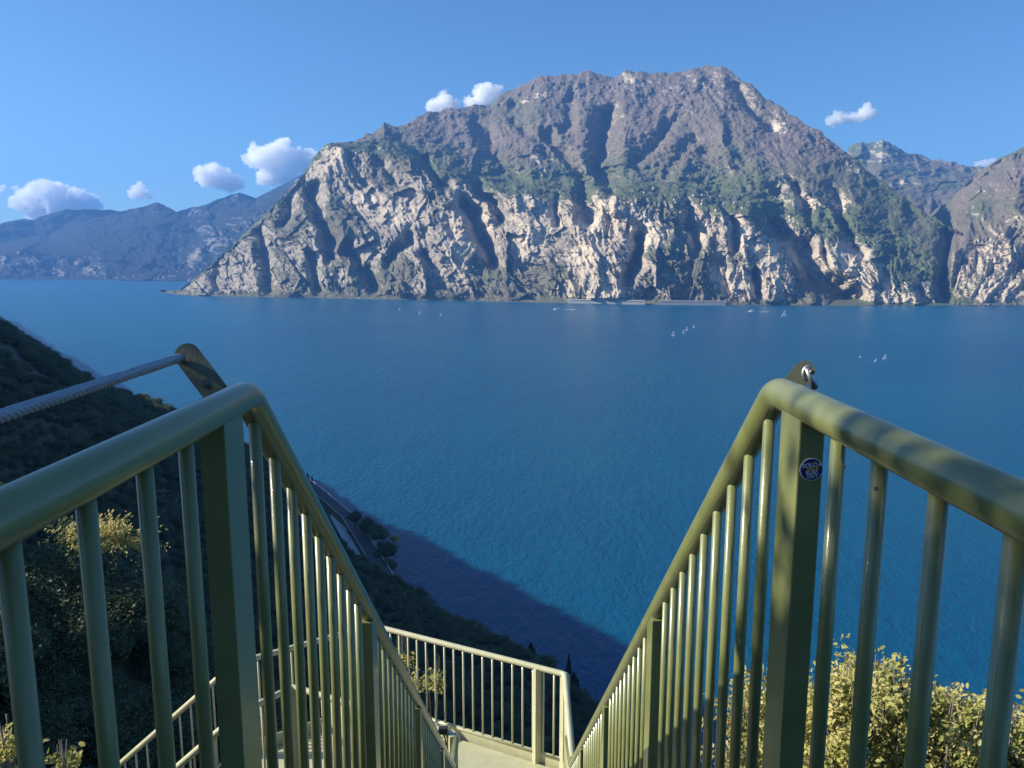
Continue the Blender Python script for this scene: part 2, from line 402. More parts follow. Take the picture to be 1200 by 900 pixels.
def mainK(K): return np.interp(K, [0, 1, 2, 3, 4, 5], [0, 1, 1.3, 2, 3, 4])
def bed(PX, U, Z):
    th = R(52); low = sstep(760, 480, PX); wob = fbm(U / 380, Z / 380, o=3, s=5) * 130; w2 = fbm(U / 120, Z / 120, o=3, s=6) * 34
    s1 = U * math.sin(th) + Z * math.cos(th); s2 = -U * math.cos(th) + Z * math.sin(th)
    a = (s1 + wob * .6 + w2) * low + (U + wob * .6 + w2 + .25 * Z) * (1 - low); b = s2 * low + (Z + w2) * (1 - low)
    return a, b
def erode_main(PX, PY, U, Z, K, X, Y):
    K = mainK(K)
    th = R(52); low = sstep(760, 480, PX)                       # the beds dip to the right on the left crag
    V_ = Z
    s1 = U * math.sin(th) + V_ * math.cos(th) * 1.0; s2 = -U * math.cos(th) + V_ * math.sin(th)
    cliff = sstep(0.0, 0.06, K) * (1 - sstep(0.95, 1.25, K))
    up = sstep(0.95, 1.35, K) * (1 - sstep(1.9, 2.3, K) * 0.35)
    wob = fbm(U / 380, V_ / 380, o=3, s=5) * 130
    rA = ridged((s1 + wob) / 230, s2 / 900, o=5, s=1, gain=0.55) * low + ridged((U + wob * 1.2 + V_ * .45) / 270, V_ / 360, o=5, s=2, gain=0.55) * (1 - low)
    rB = ridged((s1 + wob * .5) / 62, s2 / 260, o=4, s=3, gain=0.55) * low + ridged((U + V_ * .3 + wob * .5) / 80, V_ / 190, o=4, s=4, gain=0.55) * (1 - low)
    fine = fbm(U / 26, V_ / 26, Y / 60, o=3, s=9)
    ledge = fbm(U / 500, V_ / 70, o=4, s=21)
    a, b = bed(PX, U, Z)
    f1, _ = facets(a / 165, b / 220, 101, 1.7); f2, _ = facets(a / 64, b / 84, 102, 1.6); f3, _ = facets(a / 24, b / 30, 103, 1.5)
    d = cliff * (-78 * (rA - 0.55) - 24 * (rB - 0.55) + 7 * fine + 24 * ledge + 60 * f1 + 36 * f2 + 15 * f3)
    gul = np.zeros_like(U)
    w1 = PX + fbm(U / 160, V_ / 160, o=3, s=61) * 10; w2 = PY + fbm(U / 160, V_ / 160, o=3, s=62) * 10
    for poly, w, dep in GULLIES: gul = np.maximum(gul, gauss_line(w1, w2, poly, w * .9) * dep * (1.55 if poly[-1][1] > 216 else .7))
    d = d + gul * sstep(0.0, 0.08, K) * (1 - sstep(1.96, 2.0, K))
    # upper slopes: ravines running down the fall line, small crags, tree cover
    fall = U + V_ * 0.35 * np.tanh((PX - 640) / 160)
    g1 = ridged((fall + wob) / 520, V_ / 2200, o=4, s=31, gain=0.5); g2 = ridged((fall + wob * .4) / 150, V_ / 520, o=4, s=33)
    rock_n = np.maximum(fbm(U / 120, V_ / 90, o=4, s=41), 0)
    top = sstep(1.55, 1.95, K)
    d = d + up * (-84 * (g1 - 0.6) - 30 * (g2 - 0.6) - 48 * rock_n * (0.25 + top) + 6 * fbm(U / 15, V_ / 15, o=2, s=47) + 16 * fbm(U / 48, V_ / 48, o=2, s=48)) * (1 - sstep(1.9, 2.0, K))
    z = sstep(1.75, 2.0, K) * (1 - sstep(2.05, 2.5, K)) * (22 * fbm(X / 75, Y / 75, o=5, s=51) + 4 * perlin(X / 13, Y / 13, s=52))
    sh = sstep(0.97, 1.08, K) * (1 - sstep(1.35, 1.7, K))
    z = z + sh * (16 * fbm(X / 110, Y / 110, o=3, s=55) + 7 * np.abs(fbm(X / 26, Y / 26, o=3, s=56)) * 2)
    d = d + sh * (60 * fbm(U / 150, Z / 60, o=3, s=57))
    return d, z
def paint_main(PX, PY, U, Z, K, nz, X, Y):
    K = mainK(K); a, b = bed(PX, U, Z); _, q1 = facets(a / 165, b / 220, 101); _, q2 = facets(a / 64, b / 84, 102)
    n = fbm(U / 170, Z / 150, o=5, s=71); n2 = fbm(U / 45, Z / 40, o=4, s=72)
    steep = sstep(0.72, 0.42, nz)
    nb = fbm(U / 120, Z / 120, o=4, s=77)
    cl = sstep(0.02, 0.1, K) * (1 - sstep(0.86, 1.10, K + .30 * nb * sstep(560, 680, PX)))
    rock = cl * (0.36 + 0.30 * steep + 0.32 * n + 0.10 * n2 + .42 * (q1 - .5) + .40 * (q2 - .5)) + (1 - cl) * (-0.14 + 0.45 * sstep(0.62, 0.4, nz) + 0.25 * n + .22 * n2)
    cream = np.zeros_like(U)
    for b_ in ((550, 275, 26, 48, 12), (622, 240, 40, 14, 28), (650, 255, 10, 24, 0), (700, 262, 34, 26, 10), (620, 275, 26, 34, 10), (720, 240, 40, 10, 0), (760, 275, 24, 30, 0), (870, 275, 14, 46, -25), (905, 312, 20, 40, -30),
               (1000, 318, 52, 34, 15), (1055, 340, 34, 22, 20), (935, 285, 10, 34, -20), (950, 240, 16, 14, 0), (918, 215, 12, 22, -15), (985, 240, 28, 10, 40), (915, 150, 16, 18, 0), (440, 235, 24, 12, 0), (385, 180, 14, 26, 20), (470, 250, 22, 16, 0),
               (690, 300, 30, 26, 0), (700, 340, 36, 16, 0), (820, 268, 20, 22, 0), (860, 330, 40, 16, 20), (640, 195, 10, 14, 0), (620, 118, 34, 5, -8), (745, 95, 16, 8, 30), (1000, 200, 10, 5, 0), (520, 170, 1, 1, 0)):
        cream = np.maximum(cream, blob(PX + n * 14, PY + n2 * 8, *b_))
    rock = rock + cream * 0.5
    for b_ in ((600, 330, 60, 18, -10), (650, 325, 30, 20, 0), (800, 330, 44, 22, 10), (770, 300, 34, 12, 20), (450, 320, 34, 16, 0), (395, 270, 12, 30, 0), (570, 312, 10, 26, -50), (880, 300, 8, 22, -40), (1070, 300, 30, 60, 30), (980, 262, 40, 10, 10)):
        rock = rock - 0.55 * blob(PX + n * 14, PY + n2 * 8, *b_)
    crag = sstep(1.62, 1.9, K) * sstep(660, 720, PX) * 0.16
    rock = rock + crag
    tone = sstep(1.62, 1.22, K + n * 0.2) * 0.95 + 0.45 * sstep(0.05, 0.5, fbm(U / 420, Z / 300, o=4, s=91)) + 0.15 * sstep(0.1, 0.5, n) + sstep(520, 430, PX) * 0.4
    tone = np.where(K < 1, 0.55 + 0.4 * n, tone) + sstep(960, 1060, PX) * 0.6
    return rock, cream * sstep(-0.5, 0.2, n2 + .3), tone
main_lines = [
    dict(pts=SHORE, shore=True),
    dict(pts=[(195, 343.2), (205, 344.2), (212, 341), (222, 334), (240, 318), (262, 300), (300, 264), (330, 236), (350, 216), (372, 185), (384, 172), (400, 174), (450, 180), (500, 195), (530, 208), (570, 222), (600, 229), (650, 233), (690, 236), (720, 229), (780, 238), (820, 246), (850, 252), (880, 250), (920, 262), (960, 275), (1000, 288), (1050, 306), (1090, 322), (1115, 338), (1140, 350)],
         D=[(195, 80), (215, 140), (260, 330), (300, 480), (350, 650), (390, 760), (450, 700), (520, 560), (600, 460), (700, 430), (800, 430), (900, 470), (1000, 420), (1080, 300), (1140, 200)], rel=True, rows=190, pow=1.15),
    dict(pts=[(195, 343.1), (205, 344.0), (212, 340.7), (222, 333.6), (262, 299.5), (300, 263), (330, 234.5), (350, 213), (372, 180), (384, 171), (400, 169.5), (450, 171), (500, 184), (560, 205), (600, 211), (650, 214), (700, 212), (760, 212), (820, 214), (880, 224), (920, 243), (1000, 279), (1090, 318), (1140, 349)],
         D=[(195, 10), (350, 40), (400, 320), (500, 640), (600, 760), (820, 740), (880, 500), (940, 240), (1000, 130), (1140, 50)], rel=True, rows=40, pow=1.0),
    dict(pts=[(195, 343.0), (205, 343.8), (212, 340.4), (222, 333.2), (240, 317), (262, 299), (300, 262), (330, 233), (350, 212), (372, 179), (382, 170), (395, 166), (412, 166), (430, 158), (445, 150), (450, 143), (458, 147), (472, 146), (485, 140), (500, 133), (530, 127), (560, 124), (575, 122), (583, 114), (600, 105), (625, 92), (640, 88), (655, 89), (680, 86), (690, 84), (705, 88), (720, 90), (732, 84), (750, 84), (780, 85), (800, 85), (815, 80), (830, 77), (850, 77), (862, 88), (880, 99), (900, 115), (925, 133), (945, 146), (960, 155), (980, 170), (1000, 186), (1030, 212), (1060, 232), (1090, 253), (1112, 266), (1125, 272), (1135, 300), (1150, 345)],
         D=[(195, 30), (300, 60), (350, 90), (385, 110), (420, 240), (460, 500), (520, 800), (600, 1050), (700, 1100), (850, 1050), (950, 950), (1040, 700), (1110, 450), (1150, 200)], rel=True, rows=215, pow=0.95),
    dict(behind=700, drop=0.72, rows=26), dict(behind=1600, drop=0.4, rows=8)]
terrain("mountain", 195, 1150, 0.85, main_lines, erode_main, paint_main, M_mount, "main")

def erode_far(amp, wl, seed, crest=8):
    def f(PX, PY, U, Z, K, X, Y):
        L = K.max() - 2; a = sstep(0.0, 0.15, K) * (1 - sstep(L - 0.06, L, K))
        wob = fbm(U / (wl * 1.5), Z / (wl * 1.5), o=3, s=seed) * wl * .5
        g = ridged((U + wob) / wl, Z / (wl * 3), o=5, s=seed + 1, gain=0.55)
        z = sstep(L - 0.3, L, K) * (1 - sstep(L, L + .3, K)) * crest * fbm(X / 90, Y / 90, o=4, s=seed + 3) * 1.6
        return -amp * (g - 0.6) * a + amp * (.16 * fbm(U / (wl * .1), Z / (wl * .1), o=4, s=seed + 7) + .3 * fbm(U / (wl * .33), Z / (wl * .4), o=3, s=seed + 8) + .22 * facets(U / (wl * .28), Z / (wl * .45), seed, 1.5)[0]) * a, z
    return f
def paint_far(rocky, green, creams=(), seed=5):
    def f(PX, PY, U, Z, K, nz, X, Y):
        n = fbm(U / 200, Z / 160, o=5, s=seed); n2 = fbm(U / 50, Z / 45, o=3, s=seed + 1)
        rock = rocky + 0.45 * sstep(0.7, 0.4, nz) + 0.3 * n + .2 * n2; c = np.zeros_like(U)
        for b_ in creams: c = np.maximum(c, blob(PX + n * 5, PY + n2 * 4, *b_))
        return rock + .45 * c, c * .6, np.clip(green + n, 0, 1)
    return f
def paint_right(PX, PY, U, Z, K, nz, X, Y):
    r_, c_, t_ = paint_far(0.06, 0.45, rb, 231)(PX, PY, U, Z, K, nz, X, Y)
    gorge = sstep(1126, 1106, PX + 6 * fbm(U / 60, Z / 60, o=3, s=239))
    return r_ - 0.4 * gorge, c_ * (1 - gorge), np.clip(t_ + .6 * gorge, 0, 1)  # less rock, more green on the gorge wall, standing in for the mountain's shadow
# right-hand massif across the gorge
rb = [(1155, 300, 40, 26, -20), (1170, 335, 50, 20, 0), (1125, 310, 14, 22, 0), (1185, 262, 12, 8, -35)]
terrain("mountain", 1040, 1330, 0.9, [dict(z=0.0, D=[(1040, 5200), (1080, 4600), (1100, 4100), (1112, 3620), (1122, 3420), (1140, 3400), (1200, 3470), (1330, 3640)]),
    dict(pts=[(1040, 325), (1080, 318), (1104, 312), (1112, 306), (1118, 298), (1130, 288), (1150, 280), (1175, 270), (1200, 262), (1330, 215)], D=[(1040, 300), (1104, 260), (1130, 300), (1200, 420), (1330, 500)], rel=True, rows=90, pow=1.1),
    dict(pts=[(1040, 275), (1080, 262), (1090, 250), (1112, 236), (1130, 217), (1150, 199), (1165, 190), (1175, 183), (1190, 177), (1200, 173), (1240, 158), (1330, 130)], D=[(1040, 1300), (1104, 1500), (1330, 1700)], rel=True, rows=120),
    dict(behind=700, drop=0.7, rows=10), dict(behind=1500, drop=0.4, rows=4)], erode_far(170, 240, 211), paint_right, M_mount, "right")
# back of the gorge valley
terrain("mountain", 975, 1190, 1.0, [dict(pts=[(975, 300), (1190, 300)], D=[(975, 5600), (1190, 5600)]),
    dict(pts=[(975, 232), (1060, 232), (1100, 236), (1190, 238)], D=[(975, 6800), (1190, 6800)], rows=50),
    dict(pts=[(975, 190), (1000, 170), (1010, 166), (1018, 171), (1026, 168), (1035, 164), (1046, 171), (1055, 176), (1075, 182), (1090, 187), (1100, 186), (1112, 191), (1130, 195), (1150, 196), (1165, 205), (1190, 220)], D=[(975, 8600), (1190, 8200)], rows=110),
    dict(behind=900, drop=0.8, rows=8), dict(behind=1500, drop=0.5, rows=4)], erode_far(300, 420, 311, 26), paint_far(0.02, 0.5, [(1035, 185, 7, 6, 0), (1060, 215, 8, 4, 0)], 331), M_mount, "valley")
# far left ranges down the lake
lb = [(35, 305, 9, 16, -25), (3, 305, 5, 8, 0), (68, 318, 12, 8, 0), (90, 308, 6, 3, 0), (105, 320, 10, 6, 0)]
terrain("mountain", -60, 300, 1.0, [dict(pts=[(-60, 327), (60, 327.5), (205, 329.5), (300, 330)], shore=True),
    dict(pts=[(-60, 300), (0, 298), (30, 292), (60, 300), (100, 300), (140, 305), (180, 316), (205, 318), (225, 316), (300, 300)], D=[(-60, 300), (100, 420), (205, 600), (300, 500)], rel=True, rows=40),
    dict(pts=[(-60, 290), (0, 284), (30, 278), (60, 272), (90, 262), (120, 254), (140, 248), (155, 244), (168, 243), (180, 238), (185, 236.5), (190, 239), (205, 247), (225, 256), (240, 268), (300, 300)], D=[(-60, 1500), (100, 1900), (185, 2100), (300, 900)], rel=True, rows=100),
    dict(behind=900, drop=0.7, rows=10), dict(behind=1200, drop=0.4, rows=4)], erode_far(330, 420, 411), paint_far(0.05, 0.6, lb, 431), M_far, "left")
terrain("mountain", 150, 430, 1.0, [dict(pts=[(150, 328.5), (430, 330)], D=[(150, 7600), (430, 6400)]),
    dict(pts=[(150, 322), (205, 305), (220, 296), (240, 280), (262, 268), (300, 250), (430, 190)], D=[(150, 8200), (220, 8100), (430, 7300)], rows=60),
    dict(pts=[(150, 270), (195, 258), (210, 247), (225, 243), (240, 240), (255, 234), (268, 229), (280, 226), (288, 228), (300, 233), (315, 224), (330, 217), (345, 209), (356, 203), (372, 215), (430, 230)], D=[(150, 10000), (430, 9500)], rows=110),
    dict(behind=900, drop=0.75, rows=10), dict(behind=1200, drop=0.4, rows=4)], erode_far(520, 480, 511), paint_far(0.15, 0.4, [(228, 300, 5, 14, 30), (250, 285, 8, 8, 0)], 531), M_far, "left2")
terrain("mountain", -80, 260, 1.2, [dict(pts=[(-80, 320), (260, 320)], D=[(-80, 9900), (260, 9900)]),
    dict(pts=[(-80, 275), (-20, 268), (0, 263), (15, 258), (28, 257), (40, 257), (60, 250), (78, 245.5), (100, 245), (125, 246), (145, 247), (165, 252), (200, 262), (260, 280)], D=[(-80, 11200), (260, 10900)], rows=70),
    dict(behind=700, drop=0.75, rows=8), dict(behind=900, drop=0.4, rows=4)], erode_far(380, 700, 611, 10), paint_far(-0.1, 0.6, (), 631), M_far, "left3")

# ------------------------------------------------------------------ the hillside we stand on
ROADPX = [(338, 549), (352, 560), (372, 575), (392, 592), (408, 606), (424, 630), (440, 656), (456, 682), (470, 704)]
ROAD = np.array([tuple(at_z(x, y, 9.0)) for x, y in ROADPX])
def hill(X, Y):
    """ground height above the lake"""
    X = np.asarray(X, float); Y = np.asarray(Y, float)
    q = 0.8 * X + 0.6 * Y; r = -0.6 * X + 0.8 * Y
    d = np.hypot(X, Y)
    bul = np.interp(r, [-400, 0, 200, 333, 467, 568, 700, 896, 1200, 2000], [0, -4, -13, -14, 20, 31, 20, 4, 0, 0]) * sstep(60, 170, q)
    h = -0.85 * (q - bul) - 3.4
    bowl = 47 * sstep(5, 62, r) * (1 - sstep(150, 420, r)) + 6 * sstep(1, 12, r) * (1 - sstep(150, 420, r))
    bowl = bowl + 1.6 * sstep(3, 9, -r)
    bowl = bowl * (1 - sstep(60, 140, q))
    h = h - bowl - 9 * sstep(180, 400, d) * sstep(250, 450, r) - 14 * sstep(450, 900, r)
    amp = sstep(12, 160, d)
    h = h + amp * (9 * fbm(X / 90, Y / 90, o=3, s=801) + 2.2 * fbm(X / 17, Y / 17, o=3, s=802)) + 0.35 * sstep(3, 12, d) * fbm(X / 3.1, Y / 3.1, o=2, s=803)
    for kx, ky, kr, kz in ((-20, 32.5, 13.0, -18.5), (-29, 29, 13.0, -16), (-60, 34, 24.0, 11.0)):      # knolls in the sun; the last, unseen, is added to shade the scrub
        kk = np.exp(-((X - kx) ** 2 + (Y - ky) ** 2) / kr ** 2); h = h + kk * np.maximum(kz - h, 0)
    crest = 36.0 + 28 * sstep(200, 400, r) - 95 * sstep(520, 800, r) + 12 * fbm(X / 150, Y / 150, o=2, s=805)
    k = 18.0
    h = np.where(h - crest > 8 * k, crest, -k * np.log(np.exp(-np.clip(h, -400, 400) / k) + np.exp(-crest / k)))   # soft minimum
    h = h + CAMZ
    # the lake road on its shelf
    best = np.full(X.shape, 1e9)
    for (x0, y0, _), (x1, y1, _) in zip(ROAD, ROAD[1:]):
        dx, dy = x1 - x0, y1 - y0; t = np.clip(((X - x0) * dx + (Y - y0) * dy) / (dx * dx + dy * dy), 0, 1)
        best = np.minimum(best, np.hypot(X - x0 - t * dx, Y - y0 - t * dy))
    w = 1 - sstep(4.5, 9, best)
    h = h * (1 - w) + 8.6 * w
    # headland under the road
    hl = np.hypot((X + 62) / 24, (Y - 405) / 40)
    return np.maximum(h, -6)
az = np.radians(np.concatenate([np.arange(-180, -60, 1.5), np.arange(-60, 45, 0.22), np.arange(45, 181, 1.5)]))
rr = np.concatenate([[0.0], np.geomspace(0.7, 2600, 330)])
Rr, Az = np.meshgrid(rr, az, indexing='ij')
HX, HY = np.sin(Az) * Rr, np.cos(Az) * Rr
HZ = hill(HX, HY)
me = np_mesh("hillside", np.stack([HX, HY, HZ], -1).reshape(-1, 3), grid_faces(*Rr.shape)[:, ::-1])
tag(link_mesh("hillside", me, M_soil), kind="structure")
def ground(x, y): return float(hill(np.array([x]), np.array([y]))[0])

# lake road
def ribbon(name, pts, w, z, mat, off=0.0):
    P = [Vector((p[0], p[1], z)) for p in pts]; V = []
    for i, p in enumerate(P):
        d = (P[min(i + 1, len(P) - 1)] - P[max(i - 1, 0)]).normalized(); n = Vector((-d.y, d.x, 0))
        V += [p + n * (off + w / 2), p + n * (off - w / 2)]
    F = [(2 * i, 2 * i + 1, 2 * i + 3, 2 * i + 2) for i in range(len(P) - 1)]
    return link_mesh(name, np_mesh(name, np.array([tuple(v) for v in V]), np.array(F), False), mat)
RD = []
for i in range(len(ROAD) - 1):
    for k in range(6): RD.append(ROAD[i] + (ROAD[i + 1] - ROAD[i]) * k / 6)
RD.append(ROAD[-1])
tag(ribbon("road", RD, 6.4, 9.0, M_asphalt), kind="structure")
def edge_line(side):
    mb = MB(); P = []
    for i, p in enumerate(RD):
        d = Vector((RD[min(i + 1, len(RD) - 1)] - RD[max(i - 1, 0)])).normalized(); n = Vector((-d.y, d.x, 0)).normalized()
        P.append(Vector((p[0], p[1], 9.0)) + n * side)
    return P
for side, lab in ((3.7, "guard rail on the hill side of the lakeside road"), (-3.7, "guard rail on the water side of the lakeside road")):
    P = edge_line(side); root = empty("guard_rail", P[0], lab, "guard rail")
    m = MB(); m.tube([p + Vector((0, 0, .75)) for p in P], 0.15, 6); m.build("rail_beam", M_whiterail, root)
    for p in P[::2]: MB().box(p + Vector((0, 0, .3)), (.18, .18, .8)).build("rail_post", M_whiterail, root)
# pale embankment above the road
WP = [at_z(x, y, 9.0) for x, y in ((409, 618), (418, 634), (430, 655), (443, 680))]
q = Vector((-0.78, -0.6, 0))
m = MB()
for a, b_ in zip(WP, WP[1:]):
    a0 = a + q * 2; b0 = b_ + q * 2
    m.prism([a0, b0, b0 + q * 9 + Vector((0, 0, 10)), a0 + q * 9 + Vector((0, 0, 10))], q * 0.8 - Vector((0, 0, .4)))
o = m.build("embankment_wall", M_wallc, None, base=WP[0] + q * 2); tag(o, "pale sloping embankment wall above the lakeside road", "retaining wall")

# ------------------------------------------------------------------ vegetation
def crown_mesh(name, n, rx, ry, rz, leaf, seed, lobes=7, core=0.62, clump=0.22, up=0.35):
    g = np.random.default_rng(seed)
    C = g.normal(size=(lobes, 3)); C /= np.linalg.norm(C, axis=1, keepdims=True); C *= g.uniform(.35, .8, (lobes, 1)); C[:, 2] = np.abs(C[:, 2]) * .8 - .1
    RL = g.uniform(.34, .6, lobes)
    # twig clumps on the lobes' surfaces, leaves round each clump
    nc = max(20, n // 14); li = g.integers(0, lobes, nc)
    d = g.normal(size=(nc, 3)); d /= np.linalg.norm(d, axis=1, keepdims=True); d[:, 2] = np.where(d[:, 2] < -.3, -d[:, 2], d[:, 2])
    cc = C[li] + d * (RL[li] * g.uniform(.72, 1.12, nc))[:, None]
    tone_c = g.uniform(0, 1, nc)
    k = g.integers(0, nc, n); p = cc[k] + g.normal(size=(n, 3)) * clump * .45
    p = p * np.array([rx, ry, rz]); 
    nor = d[k] * .8 + g.normal(size=(n, 3)) * .8 + np.array([0, 0, up]); nor /= np.linalg.norm(nor, axis=1, keepdims=True)
    t = np.cross(nor, g.normal(size=(n, 3))); t /= np.linalg.norm(t, axis=1, keepdims=True) + 1e-9; b = np.cross(nor, t)
    s = leaf * g.uniform(.6, 1.25, n)[:, None]
    a0 = p - t * s * .5; a1 = p + b * s * .3 + nor * s * .07; a2 = p + t * s * .5; a3 = p - b * s * .3 + nor * s * .07
    V = np.stack([a0, a1, a2, a3], 1).reshape(-1, 3); F = np.arange(4 * n).reshape(-1, 4)
    tone = np.repeat(np.clip(tone_c[k] * .7 + g.uniform(0, .3, n), 0, 1), 4)
    if core > 0:
        bm = bmesh.new()
        for c_, r_ in zip(C, RL):
            q_ = bmesh.ops.create_icosphere(bm, subdivisions=2, radius=1)
            for v in q_['verts']:
                v.co = Vector((c_ + np.array(v.co) * r_ * core / .62 * .8 * g.uniform(.85, 1.1)) * np.array([rx, ry, rz]))
        bm.verts.ensure_lookup_table(); cv = np.array([tuple(v.co) for v in bm.verts]); bm.verts.index_update()
        cf = np.array([[v.index for v in f.verts] for f in bm.faces]); bm.free()
        # triangles as degenerate-free quads are not needed: use two meshes' data joined through from_pydata-like arrays
        tri = cf + len(V); quads = F
        me = bpy.data.meshes.new(name); VV = np.concatenate([V, cv]).astype(np.float32)
        me.vertices.add(len(VV)); me.vertices.foreach_set("co", VV.ravel())
        L = np.concatenate([quads.ravel(), tri.ravel()]).astype(np.int32); me.loops.add(len(L)); me.loops.foreach_set("vertex_index", L)
        ls = np.concatenate([np.arange(0, 4 * len(quads), 4), 4 * len(quads) + np.arange(0, 3 * len(tri), 3)]).astype(np.int32)
        lt = np.concatenate([np.full(len(quads), 4), np.full(len(tri), 3)]).astype(np.int32)
        me.polygons.add(len(ls)); me.polygons.foreach_set("loop_start", ls); me.polygons.foreach_set("loop_total", lt)
        me.update(calc_edges=True); me.validate(); set_attr(me, "tone", np.concatenate([tone, np.full(len(cv), .1)]))
    else:
        me = np_mesh(name, V, F, False); set_attr(me, "tone", tone)
    return me
near_var = [crown_mesh("scrub_crown", 9000, 1.9, 1.9, 1.7, .125, 40 + i, 9) for i in range(4)]
mid_var = [crown_mesh("scrub_crown", 1300, 1.9, 1.9, 1.7, .34, 60 + i, 7) for i in range(4)]
for me in near_var + mid_var: me.materials.append(M_scrub)

# candidate places on the slope
P = []
for (x0, x1, y0, y1, sp_) in ((-120, 70, 4, 110, 2.7), (-330, 120, 20, 420, 3.3), (-900, 60, 300, 1500, 4.6)):
    gx, gy = np.meshgrid(np.arange(x0, x1, sp_), np.arange(y0, y1, sp_)); gx = gx.ravel() + RNG.uniform(-.45, .45, gx.size) * sp_; gy = gy.ravel() + RNG.uniform(-.45, .45, gy.size) * sp_
    dd = np.hypot(gx, gy); lim = {2.7: (0, 105), 3.3: (105, 330), 4.6: (330, 1900)}[sp_]
    aa = np.degrees(np.arctan2(gx, gy)); ok = (dd >= lim[0]) & (dd < lim[1]) & (aa > -50) & (aa < 32)
    hz = hill(gx, gy); ok &= hz > 1.5
    for (x0_, y0_, _), (x1_, y1_, _) in zip(ROAD, ROAD[1:]):
        ddx, ddy = x1_ - x0_, y1_ - y0_; t = np.clip(((gx - x0_) * ddx + (gy - y0_) * ddy) / (ddx * ddx + ddy * ddy), 0, 1)
        ok &= np.hypot(gx - x0_ - t * ddx, gy - y0_ - t * ddy) > 7.5
    for w_ in WP: ok &= np.hypot(gx - w_.x + 6, gy - w_.y + 4) > 11
    P.append(np.stack([gx, gy, hz, np.full(gx.size, sp_ / 2.7)], -1)[ok])
P = np.concatenate(P)
dd = np.hypot(P[:, 0], P[:, 1])
# leave the stairs, the walkway and their outlook free
gk = np.random.default_rng(77); kx, ky = np.meshgrid(np.arange(-52, -5, 1.9), np.arange(9, 66, 1.9)); kx = kx.ravel() + gk.uniform(-.7, .7, kx.size); ky = ky.ravel() + gk.uniform(-.7, .7, ky.size)
P = np.concatenate([P, np.stack([kx, ky, hill(kx, ky), np.full(kx.size, .9)], -1)]); dd = np.hypot(P[:, 0], P[:, 1])
keep = ~((P[:, 0] > -5) & (P[:, 0] < 6) & (dd < 30)) & ~((np.abs(P[:, 0]) < 4.5) & (P[:, 1] < 11)) & ~((P[:, 0] > -9) & (P[:, 0] < 2) & (P[:, 1] > 4) & (P[:, 1] < 14)) & (dd > 13)
P, dd = P[keep], dd[keep]
PXs, PYs = to_px(P[:, 0], P[:, 1], P[:, 2] + 1.5)
inview = (PXs > -20) & (PXs < 860) & (PYs < 960) & (dd < 90)
order = np.where(inview)[0][np.argsort(dd[inview])][:290]
lab_g = "dark evergreen shrubs on the shaded slope left of the stairs"
for j in order:
    x, y, z, s = P[j]
    o = bpy.data.objects.new("shrub", near_var[j % 4]); COL.objects.link(o)
    sc = s * RNG.uniform(.5, 1.4); o.location = (x, y, z + .7 * sc); o.scale = (sc, sc, sc * RNG.uniform(.8, 1.25)); o.rotation_euler = (RNG.uniform(-.2, .2), RNG.uniform(-.2, .2), RNG.uniform(0, 6.28))
    tag(o, "dark green bushy shrub in the dense scrub of the shaded hillside", "shrub", lab_g)
rest = np.setdiff1d(np.arange(len(P)), order)
Q = P[rest]; nq = len(Q)
me = bpy.data.meshes.new("hillside_scrub"); me.vertices.add(nq)
co = Q[:, :3].copy(); sc = Q[:, 3] * (.5 + 1.05 * RNG.uniform(0, 1, nq) ** 1.6); co[:, 2] += .7 * sc; me.vertices.foreach_set("co", co.astype(np.float32).ravel()); me.update()
set_attr(me, "sc", sc); set_attr(me, "rz", RNG.uniform(0, 6.28, nq)); a = me.attributes.new("idx", 'INT', 'POINT'); a.data.foreach_set("value", RNG.integers(0, 4, nq).astype(np.int32))
scrub = link_mesh("hillside_scrub", me, M_scrub); tag(scrub, "dense dark scrub covering the far hillside down to the lake", "scrub", None, "stuff")
# variants for the far scrub live as real shrubs at the far end of the slope
var_objs = []
for i, mv in enumerate(near_var):
    o = bpy.data.objects.new("shrub", mv); COL.objects.link(o); x, y = -66 - 9 * i, 118 + 7 * i; o.location = (x, y, ground(x, y) + .8); var_objs.append(o)
    tag(o, "dark green bushy shrub in the dense scrub of the shaded hillside", "shrub", lab_g)
ng = bpy.data.node_groups.new("scatter_scrub", 'GeometryNodeTree')
ng.interface.new_socket("Geometry", in_out='INPUT', socket_type='NodeSocketGeometry'); ng.interface.new_socket("Geometry", in_out='OUTPUT', socket_type='NodeSocketGeometry')
gi, go = ng.nodes.new("NodeGroupInput"), ng.nodes.new("NodeGroupOutput")
iop = ng.nodes.new("GeometryNodeInstanceOnPoints"); iop.inputs["Pick Instance"].default_value = True
jn = ng.nodes.new("GeometryNodeJoinGeometry")
for o in var_objs:
    oi = ng.nodes.new("GeometryNodeObjectInfo"); oi.inputs["Object"].default_value = o; oi.inputs["As Instance"].default_value = True
    ng.links.new(oi.outputs["Geometry"], jn.inputs[0])
def named(nm, ty):
    n = ng.nodes.new("GeometryNodeInputNamedAttribute"); n.data_type = ty; n.inputs["Name"].default_value = nm; return n.outputs[0]
cx = ng.nodes.new("ShaderNodeCombineXYZ"); ng.links.new(named("rz", 'FLOAT'), cx.inputs[2])
ng.links.new(gi.outputs[0], iop.inputs["Points"]); ng.links.new(jn.outputs[0], iop.inputs["Instance"])
ng.links.new(named("idx", 'INT'), iop.inputs["Instance Index"]); ng.links.new(cx.outputs[0], iop.inputs["Rotation"]); ng.links.new(named("sc", 'FLOAT'), iop.inputs["Scale"])
ng.links.new(iop.outputs[0], go.inputs[0])
mod = scrub.modifiers.new("scatter", 'NODES'); mod.node_group = ng

